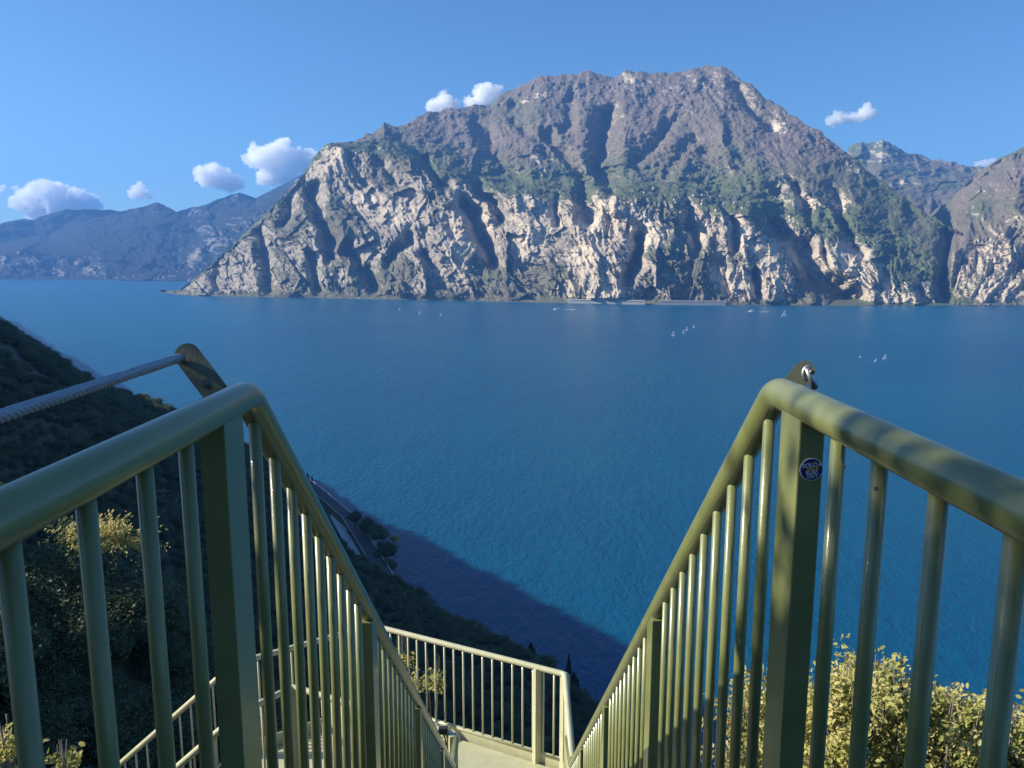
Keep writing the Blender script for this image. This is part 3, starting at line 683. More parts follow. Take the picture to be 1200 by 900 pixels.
# cypresses and single trees lower down
def cyp_mesh(name, h, w, seed, n=900, leaf=.3):
    g = np.random.default_rng(seed); u = g.uniform(0, 1, n) ** .8; a = g.uniform(0, 2 * np.pi, n)
    prof = np.minimum(1, (u + .06) * 5) * (1 - u ** 2.2) + .05; rad = w * prof * g.uniform(.55, 1.1, n) * (1 + .25 * np.sin(a * 3 + u * 9))
    p = np.stack([np.cos(a) * rad, np.sin(a) * rad, u * h], -1); nor = np.stack([np.cos(a), np.sin(a), np.full(n, .2)], -1) + g.normal(size=(n, 3)) * .4
    nor /= np.linalg.norm(nor, axis=1, keepdims=True); t = np.cross(nor, np.array([0, 0, 1.])); t /= np.linalg.norm(t, axis=1, keepdims=True); b = np.cross(nor, t)
    s = leaf * g.uniform(.7, 1.4, n)[:, None]
    V = np.stack([p - b * s, p + t * s * .45, p + b * s, p - t * s * .45], 1).reshape(-1, 3)
    me = np_mesh(name, V, np.arange(4 * n).reshape(-1, 4), False); set_attr(me, "tone", np.repeat(g.uniform(0, 1, n), 4)); me.materials.append(M_cypress); return me
cypv = [cyp_mesh("cypress_crown", 1.0, .14, 90 + i, 1100, .05) for i in range(3)]
def put_tree(px, py_base, py_top, dist, name, label, cat, group=None, var=None, width=1.0):
    b = at(px, py_base, dist); t = at(px, py_top, dist); h = (t - b).length
    gz = ground(b.x, b.y); base = Vector((b.x, b.y, min(gz, b.z)))
    root = empty(name, base, label, cat, group)
    H = t.z - base.z
    m = MB(); m.tube([base - Vector((0, 0, .3)), base + Vector((0.02 * H, 0, H * .45)), base + Vector((0, 0, H * .85))], [H * .03, H * .022, H * .008], 7); m.build("trunk", M_bark, root)
    c = link_mesh("crown", var, None, root); 
    return root, c, H
for i, (px, pb, pt) in enumerate(((341, 560, 547), (346, 563, 545), (351, 566, 550), (356, 569, 549), (361, 571, 553), (366, 574, 557))):
    r_, c, H = put_tree(px, pb, pt, 575 - 6 * i, "cypress_tree", "slender dark cypress in the row at the tip of the wooded spur", "cypress", "cypresses in a row on the spur", cypv[i % 3])
    c.scale = (H * .85, H * .85, H)
for px, pb, pt, dist, w, lab in ((622, 800, 752, 255, 1.5, "dark cypress just beyond the middle of the pale landing rail"), (607, 800, 764, 262, 1.3, "shorter dark cypress left of the tall one beyond the landing rail"),
        (666, 815, 764, 225, .55, "thin spire-like cypress beyond the right corner of the landing rail"), (672, 830, 786, 222, 1.4, "stout cypress beside the thin spire beyond the railing corner"), (560, 790, 744, 280, 1.3, "dark cypress standing at the edge of the wooded slope above the lake")):
    r_, c, H = put_tree(px, pb, pt, dist, "cypress_tree", lab, "cypress", None, cypv[int(px) % 3]); c.scale = (H * w, H * w, H)
bigv = [crown_mesh("broad_crown", 3200, 1, 1, 1, .12, 120 + i, 9) for i in range(3)]
for me in bigv: me.materials.append(M_scrub)
for i, (px, py, dist, rad, lab) in enumerate(((641, 780, 235, 4.2, "round dark tree top against the shaded water"), (553, 742, 285, 6.5, "broad dark evergreen crown at the shore below the scrub"), (530, 735, 300, 6, "broad dark evergreen crown beside the wooded shoreline"),
        (430, 618, 430, 6.5, "dark shoreline tree between the road and the water"), (443, 628, 420, 7, "dense dark tree on the headland beyond the lakeside road"), (452, 646, 405, 7, "dark tree crown overhanging the headland's edge"),
        (455, 665, 392, 6, "dark bushy tree between road and lake below the headland"), (416, 606, 440, 5, "dark tree crown behind the bend of the lakeside road"), (462, 632, 405, 3.0, "small tree crown coloured sunlit green over the water off the headland"), (490, 705, 340, 7, "dark evergreen tree where the road dips out of sight"), (470, 700, 350, 6, "dark evergreen tree beside the lower end of the lakeside road"))):
    c0 = at(px, py, dist); gz = ground(c0.x, c0.y); root = empty("evergreen_tree", (c0.x, c0.y, min(gz, c0.z - rad)), lab, "tree")
    m = MB(); m.tube([(c0.x, c0.y, min(gz, c0.z - rad) - .5), (c0.x, c0.y, c0.z)], [rad * .09, rad * .04], 7); m.build("trunk", M_bark, root)
    c = link_mesh("crown", bigv[i % 3], None, root); c.location = Vector((c0.x, c0.y, c0.z)) - root.location; c.scale = (rad, rad, rad * .9); c.rotation_euler = (0, 0, i)
    if px == 462: c.data = bigv[i % 3].copy(); c.data.materials.clear(); c.data.materials.append(M_oak)  # paler leaf material puts the sunlit look into this crown's colour

# ------------------------------------------------------------------ steel stairs and railings
W = 0.55; SLOPE = 0.885
ZL, ZR = CAMZ - 0.272, CAMZ - 0.264
Y0, Y1 = 1.57, 6.47
RAD = 0.0315
def vtube(parent, name, x, y, ztop, zbot, rad, mat):
    m = MB(); m.tube([(x, y, ztop), (x, y, zbot)], rad, 14); return m.build(name, mat, parent)
def stair_rail(sgn, zr, label):
    x = sgn * W
    root = empty("stair_railing", (x, Y0, zr - 1.1), label, "railing", "handrails along the top flight")
    zb = zr - SLOPE * (Y1 - Y0)
    pts = rounded([(x, -1.6, zr), (x, Y0, zr), (x, Y1, zb), (x, Y1 + .45, zb - .02)], 0.036, 7)
    MB().tube(pts, RAD, 24).build("handrail", M_paint, root)
    def top(y): return zr if y < Y0 else zr - SLOPE * (y - Y0)
    posts = [-1.2, 1.425, 2.76, 4.1, 5.44]
    for yp in posts:
        h = top(yp); sl = 0 if yp < Y0 else SLOPE
        z0 = h - 1.28; c = (x, yp, (h + z0) / 2 - .012)
        MB().box(c, (.047, .10, h - z0), bev=.003).build("post", M_paint, root)
    bars = [-1.05, -.9, -.75, -.6, -.45, -.3, -.15, 0, .15, .3, .45, .6, .80, .955, 1.115, 1.262]
    y = 1.607
    while y < Y1 - .05:
        if min(abs(y - p) for p in posts) > .062: bars.append(y)
        y += .122
    first = {}
    for yb in bars:
        if yb < Y0:
            key = 'flat'; h = top(yb)
        else: key = 'slope'; h = top(yb)
        if key not in first:
            m = MB(); m.tube([(0, 0, .0), (0, 0, -1.0)], .0130, 14)
            o = m.build("baluster", M_paint, None, base=(0, 0, 0)); o.parent = root; o.location = Vector((x, yb, h)) - root.location; first[key] = o
        else:
            o = first[key].copy(); COL.objects.link(o); o.parent = root; o.location = Vector((x, yb, h)) - root.location
    m = MB(); m.box((x, (Y0 - 1.6) / 2, zr - 1.0), (.03, Y0 + 1.6, .012)); 
    m.build("bottom_bar", M_paint, root)
    m = MB(); L = math.hypot(Y1 - Y0, zr - zb); rot = Matrix.Rotation(-math.atan(SLOPE), 3, 'X')
    m.box((x, (Y0 + Y1) / 2, (zr + zb) / 2 - 1.0), (.03, L, .012), rot); m.build("bottom_bar", M_paint, root)
    return root
RL_ = stair_rail(-1, ZL, "shaded green pipe handrail down the left side of the steep stairs")
RR_ = stair_rail(1, ZR, "sunlit green pipe handrail down the right side of the steep stairs")
# drain holes on three right-hand bars
for px, py, dep in ((905, 474, 1.60), (989, 547, 1.27), (1027, 573, 1.12)):
    c = at(px, py, dep); v = (Vector((0, 0, CAMZ)) - c).normalized()
    m = MB(); m.tube([c - v * .004, c + v * .0015], .0035, 10); m.build("drain_hole", M_dark, RR_)

# rope anchor plates on the corner posts
def plate(parent, p0, p1, wid, thick, nrm):
    p0, p1 = Vector(p0), Vector(p1); d = (p1 - p0).normalized(); n = (Vector(nrm) - d * d.dot(Vector(nrm))).normalized(); s = d.cross(n)
    poly = [p0 + s * wid / 2, p0 - s * wid / 2]
    for k in range(9):
        t = math.pi * k / 8; poly.append(p1 - s * math.cos(t) * wid / 2 + d * math.sin(t) * wid / 2)
    m = MB(); m.prism(poly, -n * thick); return m, s, n, d
root = RL_
m, s, n, d = plate(root, at(275, 490, 1.70), at(219, 416, 1.72), .055, .012, (0.25, -1, .15))
pl = m.build("anchor_plate", M_plate, root)
b0 = at(244, 451, 1.67)
m = MB(); m.tube([b0 + n * -.005, b0 + n * .011], .0115, 6); m.tube([b0 + n * .01, b0 + n * .017], .006, 10); m.build("bolt", M_plate, pl)
m, s, n, d = plate(RR_, at(915, 470, 1.72), at(943, 434, 1.72), .045, .012, (-0.35, -1, .1))
pr = m.build("anchor_plate", M_plate, RR_)
# steel wire rope running back from the left plate
ra, rb_ = at(212, 419, 1.715), Vector((-.70, -.9, CAMZ - .185)); rb_.x = -.64
root = empty("wire_rope", ra, "twisted steel wire rope running back from the left anchor plate", "wire rope")
ax = (rb_ - ra); L = ax.length; ax.normalize(); u = ax.orthogonal().normalized(); v = ax.cross(u)
for k in range(6):
    pts = []
    for i in range(200):
        t = i / 199; a = t * L / .085 * 2 * math.pi + k * math.pi / 3
        pts.append(ra + ax * t * L + (u * math.cos(a) + v * math.sin(a)) * .0068 + Vector((0, 0, -.012 * math.sin(math.pi * t))))
    MB().tube(pts, .0042, 7).build("strand", M_rope, root)
MB().tube([ra + ax * t * L + Vector((0, 0, -.012 * math.sin(math.pi * t))) for t in np.linspace(0, 1, 24)], .0052, 8).build("core", M_rope, root)
# shackle on the right plate
c = at(946, 437, 1.70); root = empty("rope_shackle", c, "bright steel shackle hanging from the right anchor plate", "shackle")
pts = [c + Vector((.010 * math.cos(t), -.004, .014 * math.sin(t))) for t in np.linspace(R(60), R(330), 14)] + [c + Vector((.012, -.004, -.03))]
MB().tube(pts, .0048, 10).build("bow", M_steel, root)
MB().tube([c + Vector((-.004, -.006, .012)), c + Vector((.016, -.006, -.034))], [.006, .009], 10).build("thimble", M_steel, root)
MB().tube([c + Vector((.004, -.02, .004)), c + Vector((.004, .012, .004))], .005, 8).build("pin", M_plate, root)

# round sticker on the right corner post
yf = 1.425 - .0505
c = Vector((W - .001, yf - .0012, ZR - .125)); cpx = None
# put it where the photo has it: on the camera-facing side of the post
tt = (yf) / ray(964, 550)[1]; v = ray(964, 550) * tt; c = Vector((min(v[0], W + .002), yf - .0012, v[2] + CAMZ))
root = empty("sticker", c, "round navy sticker with orange and white lettering on the right corner post", "sticker")
RS = .0215
def disc(c, r, th, seg=32, right=.0225):
    m = MB(); a = [c + Vector((max(-1e9, min(r * math.cos(t), W + right - c.x)), 0, r * math.sin(t))) for t in [2 * math.pi * k / seg for k in range(seg)]]
    m.prism(a, (0, th, 0)); return m
disc(c, RS, .0009).build("sticker_rim", M_swhite, root)
disc(c + Vector((0, -.0004, 0)), RS * .93, .0009).build("sticker_face", M_navy, root)
def text(parent, s, pos, size, mat, name):
    cu = bpy.data.curves.new(name, 'FONT'); cu.body = s; cu.size = size; cu.align_x = 'CENTER'; cu.align_y = 'CENTER'; cu.extrude = .0001; cu.offset = size * .03; cu.shear = .25
    o = bpy.data.objects.new(name, cu); COL.objects.link(o); dg = bpy.context.evaluated_depsgraph_get(); me = bpy.data.meshes.new_from_object(o.evaluated_get(dg))
    bpy.data.objects.remove(o); q = link_mesh(name, me, mat, parent)
    me.materials.clear(); me.materials.append(mat)
    q.location = pos; q.rotation_euler = (R(90), R(-8), 0); return q
text(root, "SOLO &", Vector((0, -.0009, .0085)), .0105, M_swhite, "lettering")
text(root, "SALE", Vector((.001, -.0009, .0015)), .0105, M_orange, "lettering")
text(root, "SURF", Vector((0, -.0009, -.0055)), .0095, M_swhite, "lettering")
text(root, "OUT", Vector((.002, -.0009, -.0125)), .0095, M_swhite, "lettering")

# stair flight, upper deck, lower landing
ZD = CAMZ - 1.38; ZB = CAMZ - 5.78
root = empty("staircase", (0, Y0, ZD), "steep green steel staircase between the two handrails", "staircase")
MB().box((0, -.1, ZD - .03), (1.0, 3.1, .05)).build("top_deck", M_grate, root)
nst = 23; first = None
for k in range(nst):
    y = 1.62 + (k + .5) * (Y1 - 1.62) / nst; z = ZD - (k + 1) * (ZD - ZB) / (nst + 1)
    if first is None: first = o = MB().box((0, y, z), (.98, .23, .035)).build("tread", M_grate, root); f0 = Vector((0, y, z))
    else: o = first.copy(); COL.objects.link(o); o.parent = root; o.location = Vector((0, y, z)) - f0
for sx in (-1, 1):
    Ls = math.hypot(Y1 - 1.55, ZD - ZB); rot = Matrix.Rotation(-math.atan2(ZD - ZB, Y1 - 1.55), 3, 'X')
    MB().box((sx * .515, (Y1 + 1.55) / 2, (ZD + ZB) / 2 - .06), (.02, Ls + .1, .22), rot).build("stringer", M_paint, root)
for x in (-.5, .5):
    for y in (1.3, 4.0): MB().box((x, y, ZD - 2.8 - (2.2 if y > 3 else 0)), (.1, .1, 5.0)).build("support_column", M_paint, root)

Zr = CAMZ - 4.60
A = Vector((.565, 6.55, Zr)); B = Vector((.60, 8.06, Zr)); C_ = Vector((-1.78, 9.24, Zr)); D_ = Vector((-3.22, 8.30, Zr)); E_ = Vector((-6.6, 8.20, Zr - 3.0))
def poly_rail(name, pts, label, zdeck_off, mat, spacing, post_at, rad=.034, toe=None):
    root = empty(name, pts[0] - Vector((0, 0, 1.1)), label, "railing")
    MB().tube(rounded(pts, .05, 5), rad, 14).build("handrail", mat, root)
    first = None
    for a, b in zip(pts, pts[1:]):
        L = (b - a).length; n = max(2, int(round(Vector((b.x - a.x, b.y - a.y, 0)).length / spacing)))
        for k in range(1, n):
            p = a + (b - a) * k / n
            if first is None: first = o = MB().tube([p, p - Vector((0, 0, 1.08))], .0125, 10).build("baluster", mat, root); p0 = p
            else: o = first.copy(); COL.objects.link(o); o.parent = root; o.location = p - p0
        dn = Vector((0, 0, 1.07))
        MB().tube([a - dn, b - dn], .02, 10).build("bottom_rail", mat, root)
    fp = None
    for p in post_at:
        p = Vector(p); MB().box((p.x, p.y, p.z - .60), (.085, .085, 1.2), Matrix.Rotation(R(26), 3, 'Z'), .004).build("post", mat, root)
    if toe:
        for a, b in toe:
            dr = (b - a).normalized(); ang = math.atan2(dr.y, dr.x); mid = (a + b) / 2
            MB().box((mid.x, mid.y, ZB + .02), ((b - a).length, .012, .24), Matrix.Rotation(ang, 3, 'Z')).build("toe_board", mat, root)
    return root
poly_rail("landing_railing", [A, B, C_, D_, E_], "pale sunlit railing round the far edge of the lower landing", 1.1, M_paint_lit, .135,
          [B, B + (C_ - B) * .13, C_, D_, D_ + (E_ - D_) * .5], toe=[(A, B), (B, C_), (C_, D_)])
A2 = Vector((-.62, 6.97, Zr)); B2 = Vector((-2.40, 7.80, Zr)); C2 = Vector((-2.82, 7.30, Zr)); E2 = Vector((-5.6, 7.2, Zr - 2.46))
poly_rail("walkway_railing", [A2 - Vector((0, 0, .9)), A2, B2, C2, E2], "pale inner railing where the lower walkway turns left", 1.1, M_paint_lit, .135, [A2 + Vector((.03, -.02, 0)), B2, C2])
sh = empty("safety_cable", A2 + Vector((-.12, .03, .04)), "dark loop of cable hung on the end of the inner walkway railing", "cable")
MB().tube([A2 + Vector((-.12 + .09 * math.cos(t), -.03, -.10 + .14 * math.sin(t))) for t in np.linspace(0, 2 * math.pi, 20)], .007, 7).build("cable_loop", M_dark, sh)
MB().box(A2 + Vector((-.06, -.02, .04)), (.09, .05, .07), bev=.01).build("cable_clamp", M_dark, sh)
deck = empty("lower_landing", (0, 7.2, ZB), "pale grating landing at the foot of the steep stairs", "landing")
poly = [Vector((.56, 6.47, ZB)), Vector((.56, 8.03, ZB)), Vector((-1.78, 9.18, ZB)), Vector((-3.15, 8.25, ZB)), Vector((-2.85, 7.25, ZB)), Vector((-2.40, 7.85, ZB)), Vector((-.60, 7.0, ZB)), Vector((-.56, 6.47, ZB))]
MB().prism(poly, (0, 0, -.06)).build("deck", M_paint_lit, deck)
for x, y in ((.45, 7.9), (-1.7, 9.0), (-2.9, 7.5), (-.6, 6.9)): MB().box((x, y, ZB - 2.2), (.1, .1, 4.2)).build("support_column", M_paint_lit, deck)
ft = None; st2 = empty("side_stairs", (-3.2, 7.75, ZB), "lower flight of steps descending left from the landing", "staircase")
for k in range(15):
    p = Vector((-3.25 - .21 * k, 7.75, ZB - .18 * (k + 1)))
    if ft is None: ft = MB().box(p, (.23, .95, .035)).build("tread", M_grate, st2); q0 = p
    else: o = ft.copy(); COL.objects.link(o); o.parent = st2; o.location = p - q0

# ------------------------------------------------------------------ near sunlit shrubs
def leafy_shrub(name, label, clumps, n, leaf, mat, base, seed, cat="shrub", limbs=True, spread=.16):
    """limbs reach from the base to every clump; leaves crowd round the twig ends"""
    g = np.random.default_rng(seed); root = empty(name, base, label, cat)
    Cn = np.array([tuple(c) for c in clumps]); nc = len(Cn)
    m = MB(); b = Vector(base)
    m.tube([b - Vector((0, 0, .3)), b + Vector((.03, .02, .5))], [.07, .055], 8)
    for i in range(nc):
        e = Vector(Cn[i]); s0 = b + Vector((.03, .02, .45)); mid = s0.lerp(e, .5) + Vector((g.normal() * .1, g.normal() * .1, .12 + g.normal() * .08))
        m.tube([s0, s0.lerp(mid, .5) + Vector((g.normal() * .04, 0, .03)), mid, mid.lerp(e, .6) + Vector((g.normal() * .03, 0, 0)), e + (e - mid) * .10], [.024, .018, .013, .008, .003], 6)
    m.build("trunk", M_bark, root)
    # twigs
    nt_ = nc * 9; k = g.integers(0, nc, nt_); dirn = g.normal(size=(nt_, 3)); dirn[:, 2] = dirn[:, 2] * .8 + .45; dirn /= np.linalg.norm(dirn, axis=1, keepdims=True)
    ln = g.uniform(.6, 1.5, nt_) * spread * 1.9; st = Cn[k] - dirn * .02
    tw = g.integers(0, nt_, n); u = g.uniform(0.1, 1.05, n) ** .75
    p = st[tw] + dirn[tw] * (ln[tw] * u)[:, None] + g.normal(size=(n, 3)) * leaf * .45
    nor = g.normal(size=(n, 3)) * .65 + np.array([-.55, -.2, .6]); nor /= np.linalg.norm(nor, axis=1, keepdims=True)
    t = dirn[tw] * .7 + g.normal(size=(n, 3)) * .7; t -= nor * (t * nor).sum(1, keepdims=True); t /= np.linalg.norm(t, axis=1, keepdims=True) + 1e-9; bb = np.cross(nor, t)
    s = leaf * g.uniform(.55, 1.25, n)[:, None]
    # six-point lobed leaf, folded on its midrib
    q = [p, p + t * s * .35 + bb * s * .26 + nor * s * .10, p + t * s * .75 + bb * s * .22 + nor * s * .08, p + t * s, p + t * s * .75 - bb * s * .22 + nor * s * .08, p + t * s * .35 - bb * s * .26 + nor * s * .10]
    V = np.stack(q, 1).reshape(-1, 3) - np.array(tuple(base)); i0 = np.arange(n)[:, None] * 6
    F = np.concatenate([i0 + np.array([[0, 1, 2, 3]]), i0 + np.array([[0, 3, 4, 5]])])
    me = np_mesh("crown", V, F, False); tone = np.repeat(np.clip(g.uniform(0, 1, nt_)[tw] * .65 + g.uniform(0, .35, n), 0, 1), 6); set_attr(me, "tone", tone)
    link_mesh("crown", me, mat, root)
    return root
def clump_px(lst, dep0, dep1, n, seed):
    g = random.Random(seed); out = []
    for _ in range(n):
        x0, y0, x1, y1 = g.choice(lst); x = g.uniform(x0, x1); y = g.uniform(y0, y1); out.append(at(x, y, g.uniform(dep0, dep1)))
    return out
OUT = [(850, 822), (870, 792), (905, 785), (940, 800), (965, 790), (985, 762), (1008, 752), (1030, 768), (1045, 762), (1060, 790), (1085, 792), (1115, 800), (1150, 815), (1180, 822), (1260, 830)]
g = random.Random(3); main_c, left_c = [], []
for x in np.linspace(940, 1290, 44):
    yt = np.interp(x, [p[0] for p in OUT], [p[1] for p in OUT]); 
    for k in range(7): main_c.append(at(x + g.uniform(-8, 8), yt + 40 + g.uniform(0, 1) * 200 * (k / 6) + g.uniform(0, 10), 6.9 + g.uniform(-.2, .9) - .5 * k / 6))
for x in np.linspace(858, 938, 11):
    yt = np.interp(x, [p[0] for p in OUT], [p[1] for p in OUT])
    for k in range(6): left_c.append(at(x + g.uniform(-6, 6), yt + 26 + 170 * k / 6 + g.uniform(0, 14), 7.6 + g.uniform(-.3, .4)))
b = at(1080, 1010, 7.0); b.z = ground(b.x, b.y)
leafy_shrub("oak_shrub", "wide sunlit yellow-green oak shrub behind the right handrail", main_c, 38000, .056, M_oak, b, 1)
b = at(900, 1000, 7.7); b.z = ground(b.x, b.y)
leafy_shrub("oak_shrub", "smaller sunlit oak shrub glimpsed between the right balusters left of the corner post", left_c, 9500, .049, M_oak, b, 2)
def small_bush(px, py, dep, wpx, hpx, n, leaf, mat, label, seed, name="shrub"):
    g = random.Random(seed); cl = [at(px + g.uniform(-1, 1) * wpx / 2, py + g.uniform(-1, 1) * hpx / 2, dep * (1 + g.uniform(-.03, .03))) for _ in range(max(8, n // 160))]
    c = at(px, py, dep); gz = ground(c.x, c.y); b = Vector((c.x, c.y, min(gz, c.z - .5)))
    leafy_shrub(name, label, cl, n, leaf, mat, b, seed, spread=wpx / FPX * dep * .10 + .05)
small_bush(471, 778, 12.5, 14, 10, 260, .07, M_flower, "small bright yellow shrub seen through the landing railing", 21)
small_bush(497, 800, 14.0, 34, 10, 420, .08, M_oak, "pale sunlit bush on the slope behind the landing railing", 22)
small_bush(120, 632, 36.0, 110, 16, 3200, .17, M_oak, "sunlit yellowish bush glowing in the shaded scrub left of the stairs", 23)
small_bush(8, 578, 36.0, 24, 10, 700, .17, M_oak, "sunlit bush top peeping above the left handrail at the edge", 27)
small_bush(4, 880, 5.0, 16, 24, 260, .05, M_oak, "light green sprig in the bottom left corner", 24)
small_bush(70, 905, 5.2, 20, 12, 200, .05, M_oak, "light green sprig just right of the bottom left corner sprig", 26)

# the tree uphill on the left whose crown shades the top of the stairs
tb = Vector((-5.6, .4, ground(-5.6, .4)))
root = empty("evergreen_tree", tb, "leafy tree on the slope left of the top landing", "tree")
tc = Vector((-5.4, .45, CAMZ + 1.80))
m = MB(); m.tube([tb - Vector((0, 0, .4)), tb.lerp(tc, .5) + Vector((.1, .05, 0)), tc], [.12, .09, .04], 10); m.build("trunk", M_bark, root)
c = link_mesh("crown", crown_mesh("crown", 22000, 1.6, 1.15, 1.45, .10, 205, 22), M_scrub, root); c.location = tc - tb

# ------------------------------------------------------------------ far small things
def sail_boat(px, py, hpx, label, lean=0.0, group=None):
    b = at_z(px, py + hpx / 2, 0.0); d = (b - Vector((0, 0, CAMZ))).length; h = hpx / FPX * d
    root = empty("sailing_boat", b, label, "sailing boat", group)
    L = max(h * .7, 4); m = MB()
    m.prism([b + Vector((-L / 2, -L * .12, .1)), b + Vector((L * .3, -L * .14, .1)), b + Vector((L / 2, 0, .1)), b + Vector((L * .3, L * .14, .1)), b + Vector((-L / 2, L * .12, .1))], (0, 0, L * .11)); m.build("hull", M_hull, root)
    m = MB(); m.tube([b + Vector((0, 0, .2)), b + Vector((lean * h, 0, h))], .12, 6); m.build("mast", M_steel, root)
    m = MB(); m.prism([b + Vector((-.1, .05, L * .18)), b + Vector((-L * .46, .25, L * .2)), b + Vector((lean * h - .1, .05, h * .97))], (0, .12, 0)); m.build("mainsail", M_white, root)
    m = MB(); m.prism([b + Vector((.1, .05, L * .16)), b + Vector((L * .46, -.15, L * .16)), b + Vector((lean * h * .8 + .1, .05, h * .8))], (0, .12, 0)); m.build("jib", M_white, root)
for px, py, h, lab in ((468, 362, 4, "leftmost of three tiny sailing boats near the far shore"), (492, 366, 5, "middle one of three tiny sailing boats near the far shore"), (516.5, 368, 4.5, "rightmost of three tiny sailing boats near the far shore"),
        (789, 391, 6, "sailing boat nearest the viewer in the loose line of four"), (801, 388.5, 4.5, "sailing boat second from left in the loose line of four"), (805, 385, 5, "sailing boat third from left in the loose line of four"), (813, 382, 4.5, "sailing boat rightmost and farthest in the loose line of four"),
        (919, 366.5, 8, "larger white sailing boat near the far shore right of the motorboat wake"), (1037, 418, 6, "sailing boat right of the two lower craft beyond the right handrail"), (1026, 422, 4, "small sailing craft in the middle beyond the right handrail"), (1008, 418, 2.5, "low white craft leftmost beyond the right handrail")):
    sail_boat(px, py, h, lab, .08)
def motor_boat(px, py, wpx, label):
    b = at_z(px, py, 0.0); d = (b - Vector((0, 0, CAMZ))).length; L = wpx / FPX * d * .55
    root = empty("motor_boat", b, label, "motorboat"); m = MB()
    m.prism([b + Vector((-L / 2, 0, .1)), b + Vector((-L * .25, -L * .12, .1)), b + Vector((L / 2, -L * .12, .1)), b + Vector((L / 2, L * .12, .1)), b + Vector((-L * .25, L * .12, .1))], (0, 0, L * .13)); m.build("hull", M_hull, root)
    m = MB(); m.box(b + Vector((L * .1, 0, L * .19)), (L * .45, L * .18, L * .14)); m.box(b + Vector((L * .12, 0, L * .275)), (L * .5, L * .2, L * .02)); m.build("cabin", M_white, root)
    m = MB(); m.box(b + Vector((L * .1, -L * .092, L * .2)), (L * .38, .06, L * .06)); m.build("window", M_dark, root)
    V = [b + Vector((L * .45, -L * .1, .07)), b + Vector((L * 2.2, -L * .3, .07)), b + Vector((L * 2.6, 0, .07)), b + Vector((L * 2.2, L * .35, .07)), b + Vector((L * .45, L * .1, .07))]
    w_ = link_mesh("wake", np_mesh("wake", np.array([tuple(v) for v in V]), np.array([[0, 1, 2, 3], [0, 3, 4, 4]])[:1], False), M_foam); tag(w_, kind="structure")
motor_boat(653, 363, 16, "white motorboat with a foaming wake off the road gallery")
motor_boat(881, 365.5, 14, "white motorboat trailing a thin wake left of the larger sailing boat")
# road galleries along the far shore
def gallery(px0, px1, py, label):
    a, b = at_z(px0, py, 9), at_z(px1, py, 9); a, b = a * .0 + Vector((a.x, a.y, 4)), Vector((b.x, b.y, 4))
    pa, pb = np.interp(px0, [s_[0] for s_ in SHORE], [s_[1] for s_ in SHORE]), np.interp(px1, [s_[0] for s_ in SHORE], [s_[1] for s_ in SHORE])
    a = at_z(px0, pa, 0); b = at_z(px1, pb, 0); u = (b - a).normalized(); nrm = Vector((u.y, -u.x, 0)); 
    if nrm.y > 0: nrm = -nrm
    L = (b - a).length; a = a + nrm * 6; ang = math.atan2(u.y, u.x); rot = Matrix.Rotation(ang, 3, 'Z')
    root = empty("road_gallery", a, label, "gallery")
    m = MB(); m.box(a + u * L / 2 + Vector((0, 0, 4.2)) - nrm * 3, (L, 9, 8.4), rot); m.build("base_wall", M_concrete, root)
    m = MB(); m.box(a + u * L / 2 + Vector((0, 0, 15.6)) - nrm * 3.2, (L, 9, 2.2), rot); m.build("roof", M_plaster, root)
    m = MB(); m.box(a + u * L / 2 + Vector((0, 0, 11.5)) - nrm * 7.5, (L, 1, 6.0), rot); m.build("back_wall", M_concrete, root)
    n = int(L / 7.5); first = None
    for k in range(n + 1):
        p = a + u * L * k / n + Vector((0, 0, 11.45)) + nrm * .6
        if first is None: first = MB().box(p, (3.0, 1.4, 6.0), rot).build("pillar", M_plaster, root); p0 = p
        else: o = first.copy(); COL.objects.link(o); o.parent = root; o.location = p - p0
gallery(666, 756, 352, "long arcaded road gallery at the waterline below the cliffs")
gallery(772, 850, 354, "second road gallery to the right at the foot of the cliffs")
# houses
def house_mesh(name, w, d, h, rh):
    bm = MB(); bm.box((0, 0, h / 2 - 3), (w, d, h + 6)); return bm
def make_house():
    root = empty("house", (0, 0, 0)); m = MB(); m.box((0, 0, 1.5), (11, 9, 9)); wl_ = m.build("wall", M_plaster, root)
    m = MB(); m.prism([(-6, -5.2, 6.02), (-6, 5.2, 6.02), (-6, 0, 8.8)], (12, 0, 0)); m.build("roof", M_roof, root)
    m = MB()
    for x in (-3.4, 0, 3.4):
        for z in (1.6, 4.3): m.box((x, -4.52, z), (1.1, .08, 1.4))
    m.build("window", M_dark, root); return root
proto = None
def put_house(key, px, py, s, rz, label, group):
    global proto
    p = on_surface(key, px, py)
    if proto is None: proto = r_ = make_house()
    else:
        r_ = proto.copy(); COL.objects.link(r_)
        for ch in list(proto.children):
            c_ = ch.copy(); COL.objects.link(c_); c_.parent = r_
    r_.location = p + Vector((0, -3, 1)); r_.scale = (s, s, s); r_.rotation_euler = (0, 0, rz); tag(r_, label, "house", group)
g = random.Random(5)
for i in range(34):
    px = g.gauss(815, 42); py = 232 + (px - 815) * .06 + g.gauss(0, 8)
    if 735 < px < 900 and 216 < py < 250: put_house("main", px, py, g.uniform(.5, .9), g.uniform(-.6, .6), "tiny pale house of the village on the green shelf above the cliffs", "village houses on the shelf")
for i in range(90):
    px = g.uniform(120, 224); py = g.uniform(314, 327.5)
    if py > 330 - (px - 100) * .14: put_house("left", px, py, g.uniform(.9, 1.6), g.uniform(-.6, .6), "tiny pale house of the lakeside town at the far left shore", "houses of the far lakeside town")

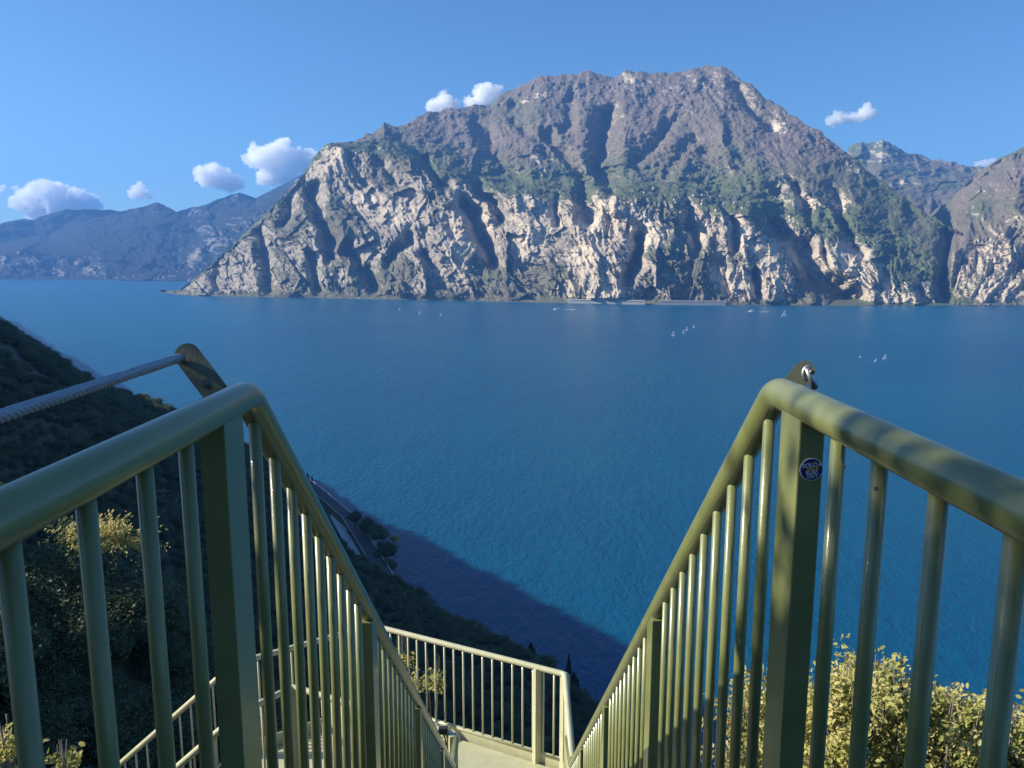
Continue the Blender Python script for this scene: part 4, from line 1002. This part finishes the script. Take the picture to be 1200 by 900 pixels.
# ------------------------------------------------------------------ clouds beyond the haze
M_cloud = bpy.data.materials.new("cloud_vapour"); M_cloud.use_nodes = True; nt = M_cloud.node_tree; nt.nodes.remove(nt.nodes["Principled BSDF"])
pv = N(nt, "ShaderNodeVolumePrincipled"); pv.inputs["Color"].default_value = (1, 1, 1, 1); pv.inputs["Anisotropy"].default_value = 0.2
pv.inputs["Density"].default_value = 0.0095
nt.links.new(pv.outputs[0], nt.nodes["Material Output"].inputs["Volume"])
ctex = bpy.data.textures.new("cloud_lumps", 'CLOUDS'); ctex.noise_scale = 240; ctex.noise_depth = 6
ctex2 = bpy.data.textures.new("cloud_wisps", 'CLOUDS'); ctex2.noise_scale = 70; ctex2.noise_depth = 5
def cloud(label, balls, dist=16000):
    m = MB(); g = random.Random(len(label))
    k = dist / FPX
    for px, py, rp in balls:
        c = at(px, py, dist); rp *= 1.12; m.sphere(c, rp * k, 3, (1, 1.1, .82))
        for _ in range(7):
            a = g.uniform(0, 6.28); e = g.uniform(-.5, 1.1); q_ = Vector((math.cos(a) * math.cos(e), math.sin(a) * math.cos(e), math.sin(e)))
            m.sphere(c + q_ * rp * k * .8, rp * k * g.uniform(.28, .5), 2)
    x, y, _ = balls[0]; o = m.build("cloud", M_cloud, None, base=at(x, y, dist)); tag(o, label, "cloud")
    r_ = o.modifiers.new("merge", 'REMESH'); r_.mode = 'VOXEL'; r_.voxel_size = 20
    d_ = o.modifiers.new("lumps", 'DISPLACE'); d_.texture = ctex; d_.texture_coords = 'GLOBAL'; d_.strength = 240; d_.mid_level = .5
    d_ = o.modifiers.new("wisps", 'DISPLACE'); d_.texture = ctex2; d_.texture_coords = 'GLOBAL'; d_.strength = 190; d_.mid_level = .5
    return o
cloud("large white cumulus cloud above the far left range", [(62, 228, 17), (42, 232, 14), (26, 236, 11), (82, 232, 14), (100, 236, 12), (70, 242, 16), (45, 247, 12), (112, 240, 7), (18, 222, 4), (2, 222, 4)])
cloud("small round white cloud over the pointed far left peak", [(164, 225, 8), (156, 227, 5), (172, 228, 5)])
cloud("rounded white cloud with grey right flank over the left ridge", [(246, 207, 14), (258, 210, 13), (270, 214, 11), (236, 204, 7), (280, 218, 6)])
cloud("wide white cloud resting against the left shoulder of the mountain", [(312, 187, 16), (328, 184, 16), (346, 190, 14), (364, 188, 11), (318, 204, 14), (338, 206, 12), (298, 188, 9), (378, 186, 8)])
cloud("puffy pale cloud peeking over the left ridge of the main mountain", [(518, 121, 11), (508, 127, 8), (532, 126, 8), (568, 112, 12), (580, 108, 8), (552, 122, 8), (560, 125, 7)])
cloud("flat pale cloudlet right of the main summit", [(985, 139, 7), (998, 138, 7), (974, 142, 5), (1014, 134, 8), (1008, 139, 6)])
cloud("tiny white cloud low in the gap at the far right", [(1154, 192, 6), (1163, 192, 6), (1148, 194, 4)])

# ------------------------------------------------------------------ the air
M_haze = bpy.data.materials.new("haze_air"); M_haze.use_nodes = True; nt = M_haze.node_tree; nt.nodes.remove(nt.nodes["Principled BSDF"])
pv = N(nt, "ShaderNodeVolumePrincipled"); pv.inputs["Color"].default_value = (0.17, 0.44, 1.0, 1); pv.inputs["Density"].default_value = 0.000054; pv.inputs["Anisotropy"].default_value = 0.1
nt.links.new(pv.outputs[0], nt.nodes["Material Output"].inputs["Volume"])
m = MB(); m.box((0, 6300, 840), (19000, 14800, 1700)); hz = m.build("haze", M_haze, None, base=(0, 6300, -10)); tag(hz, "thin bluish air over the lake", None, None, "stuff")
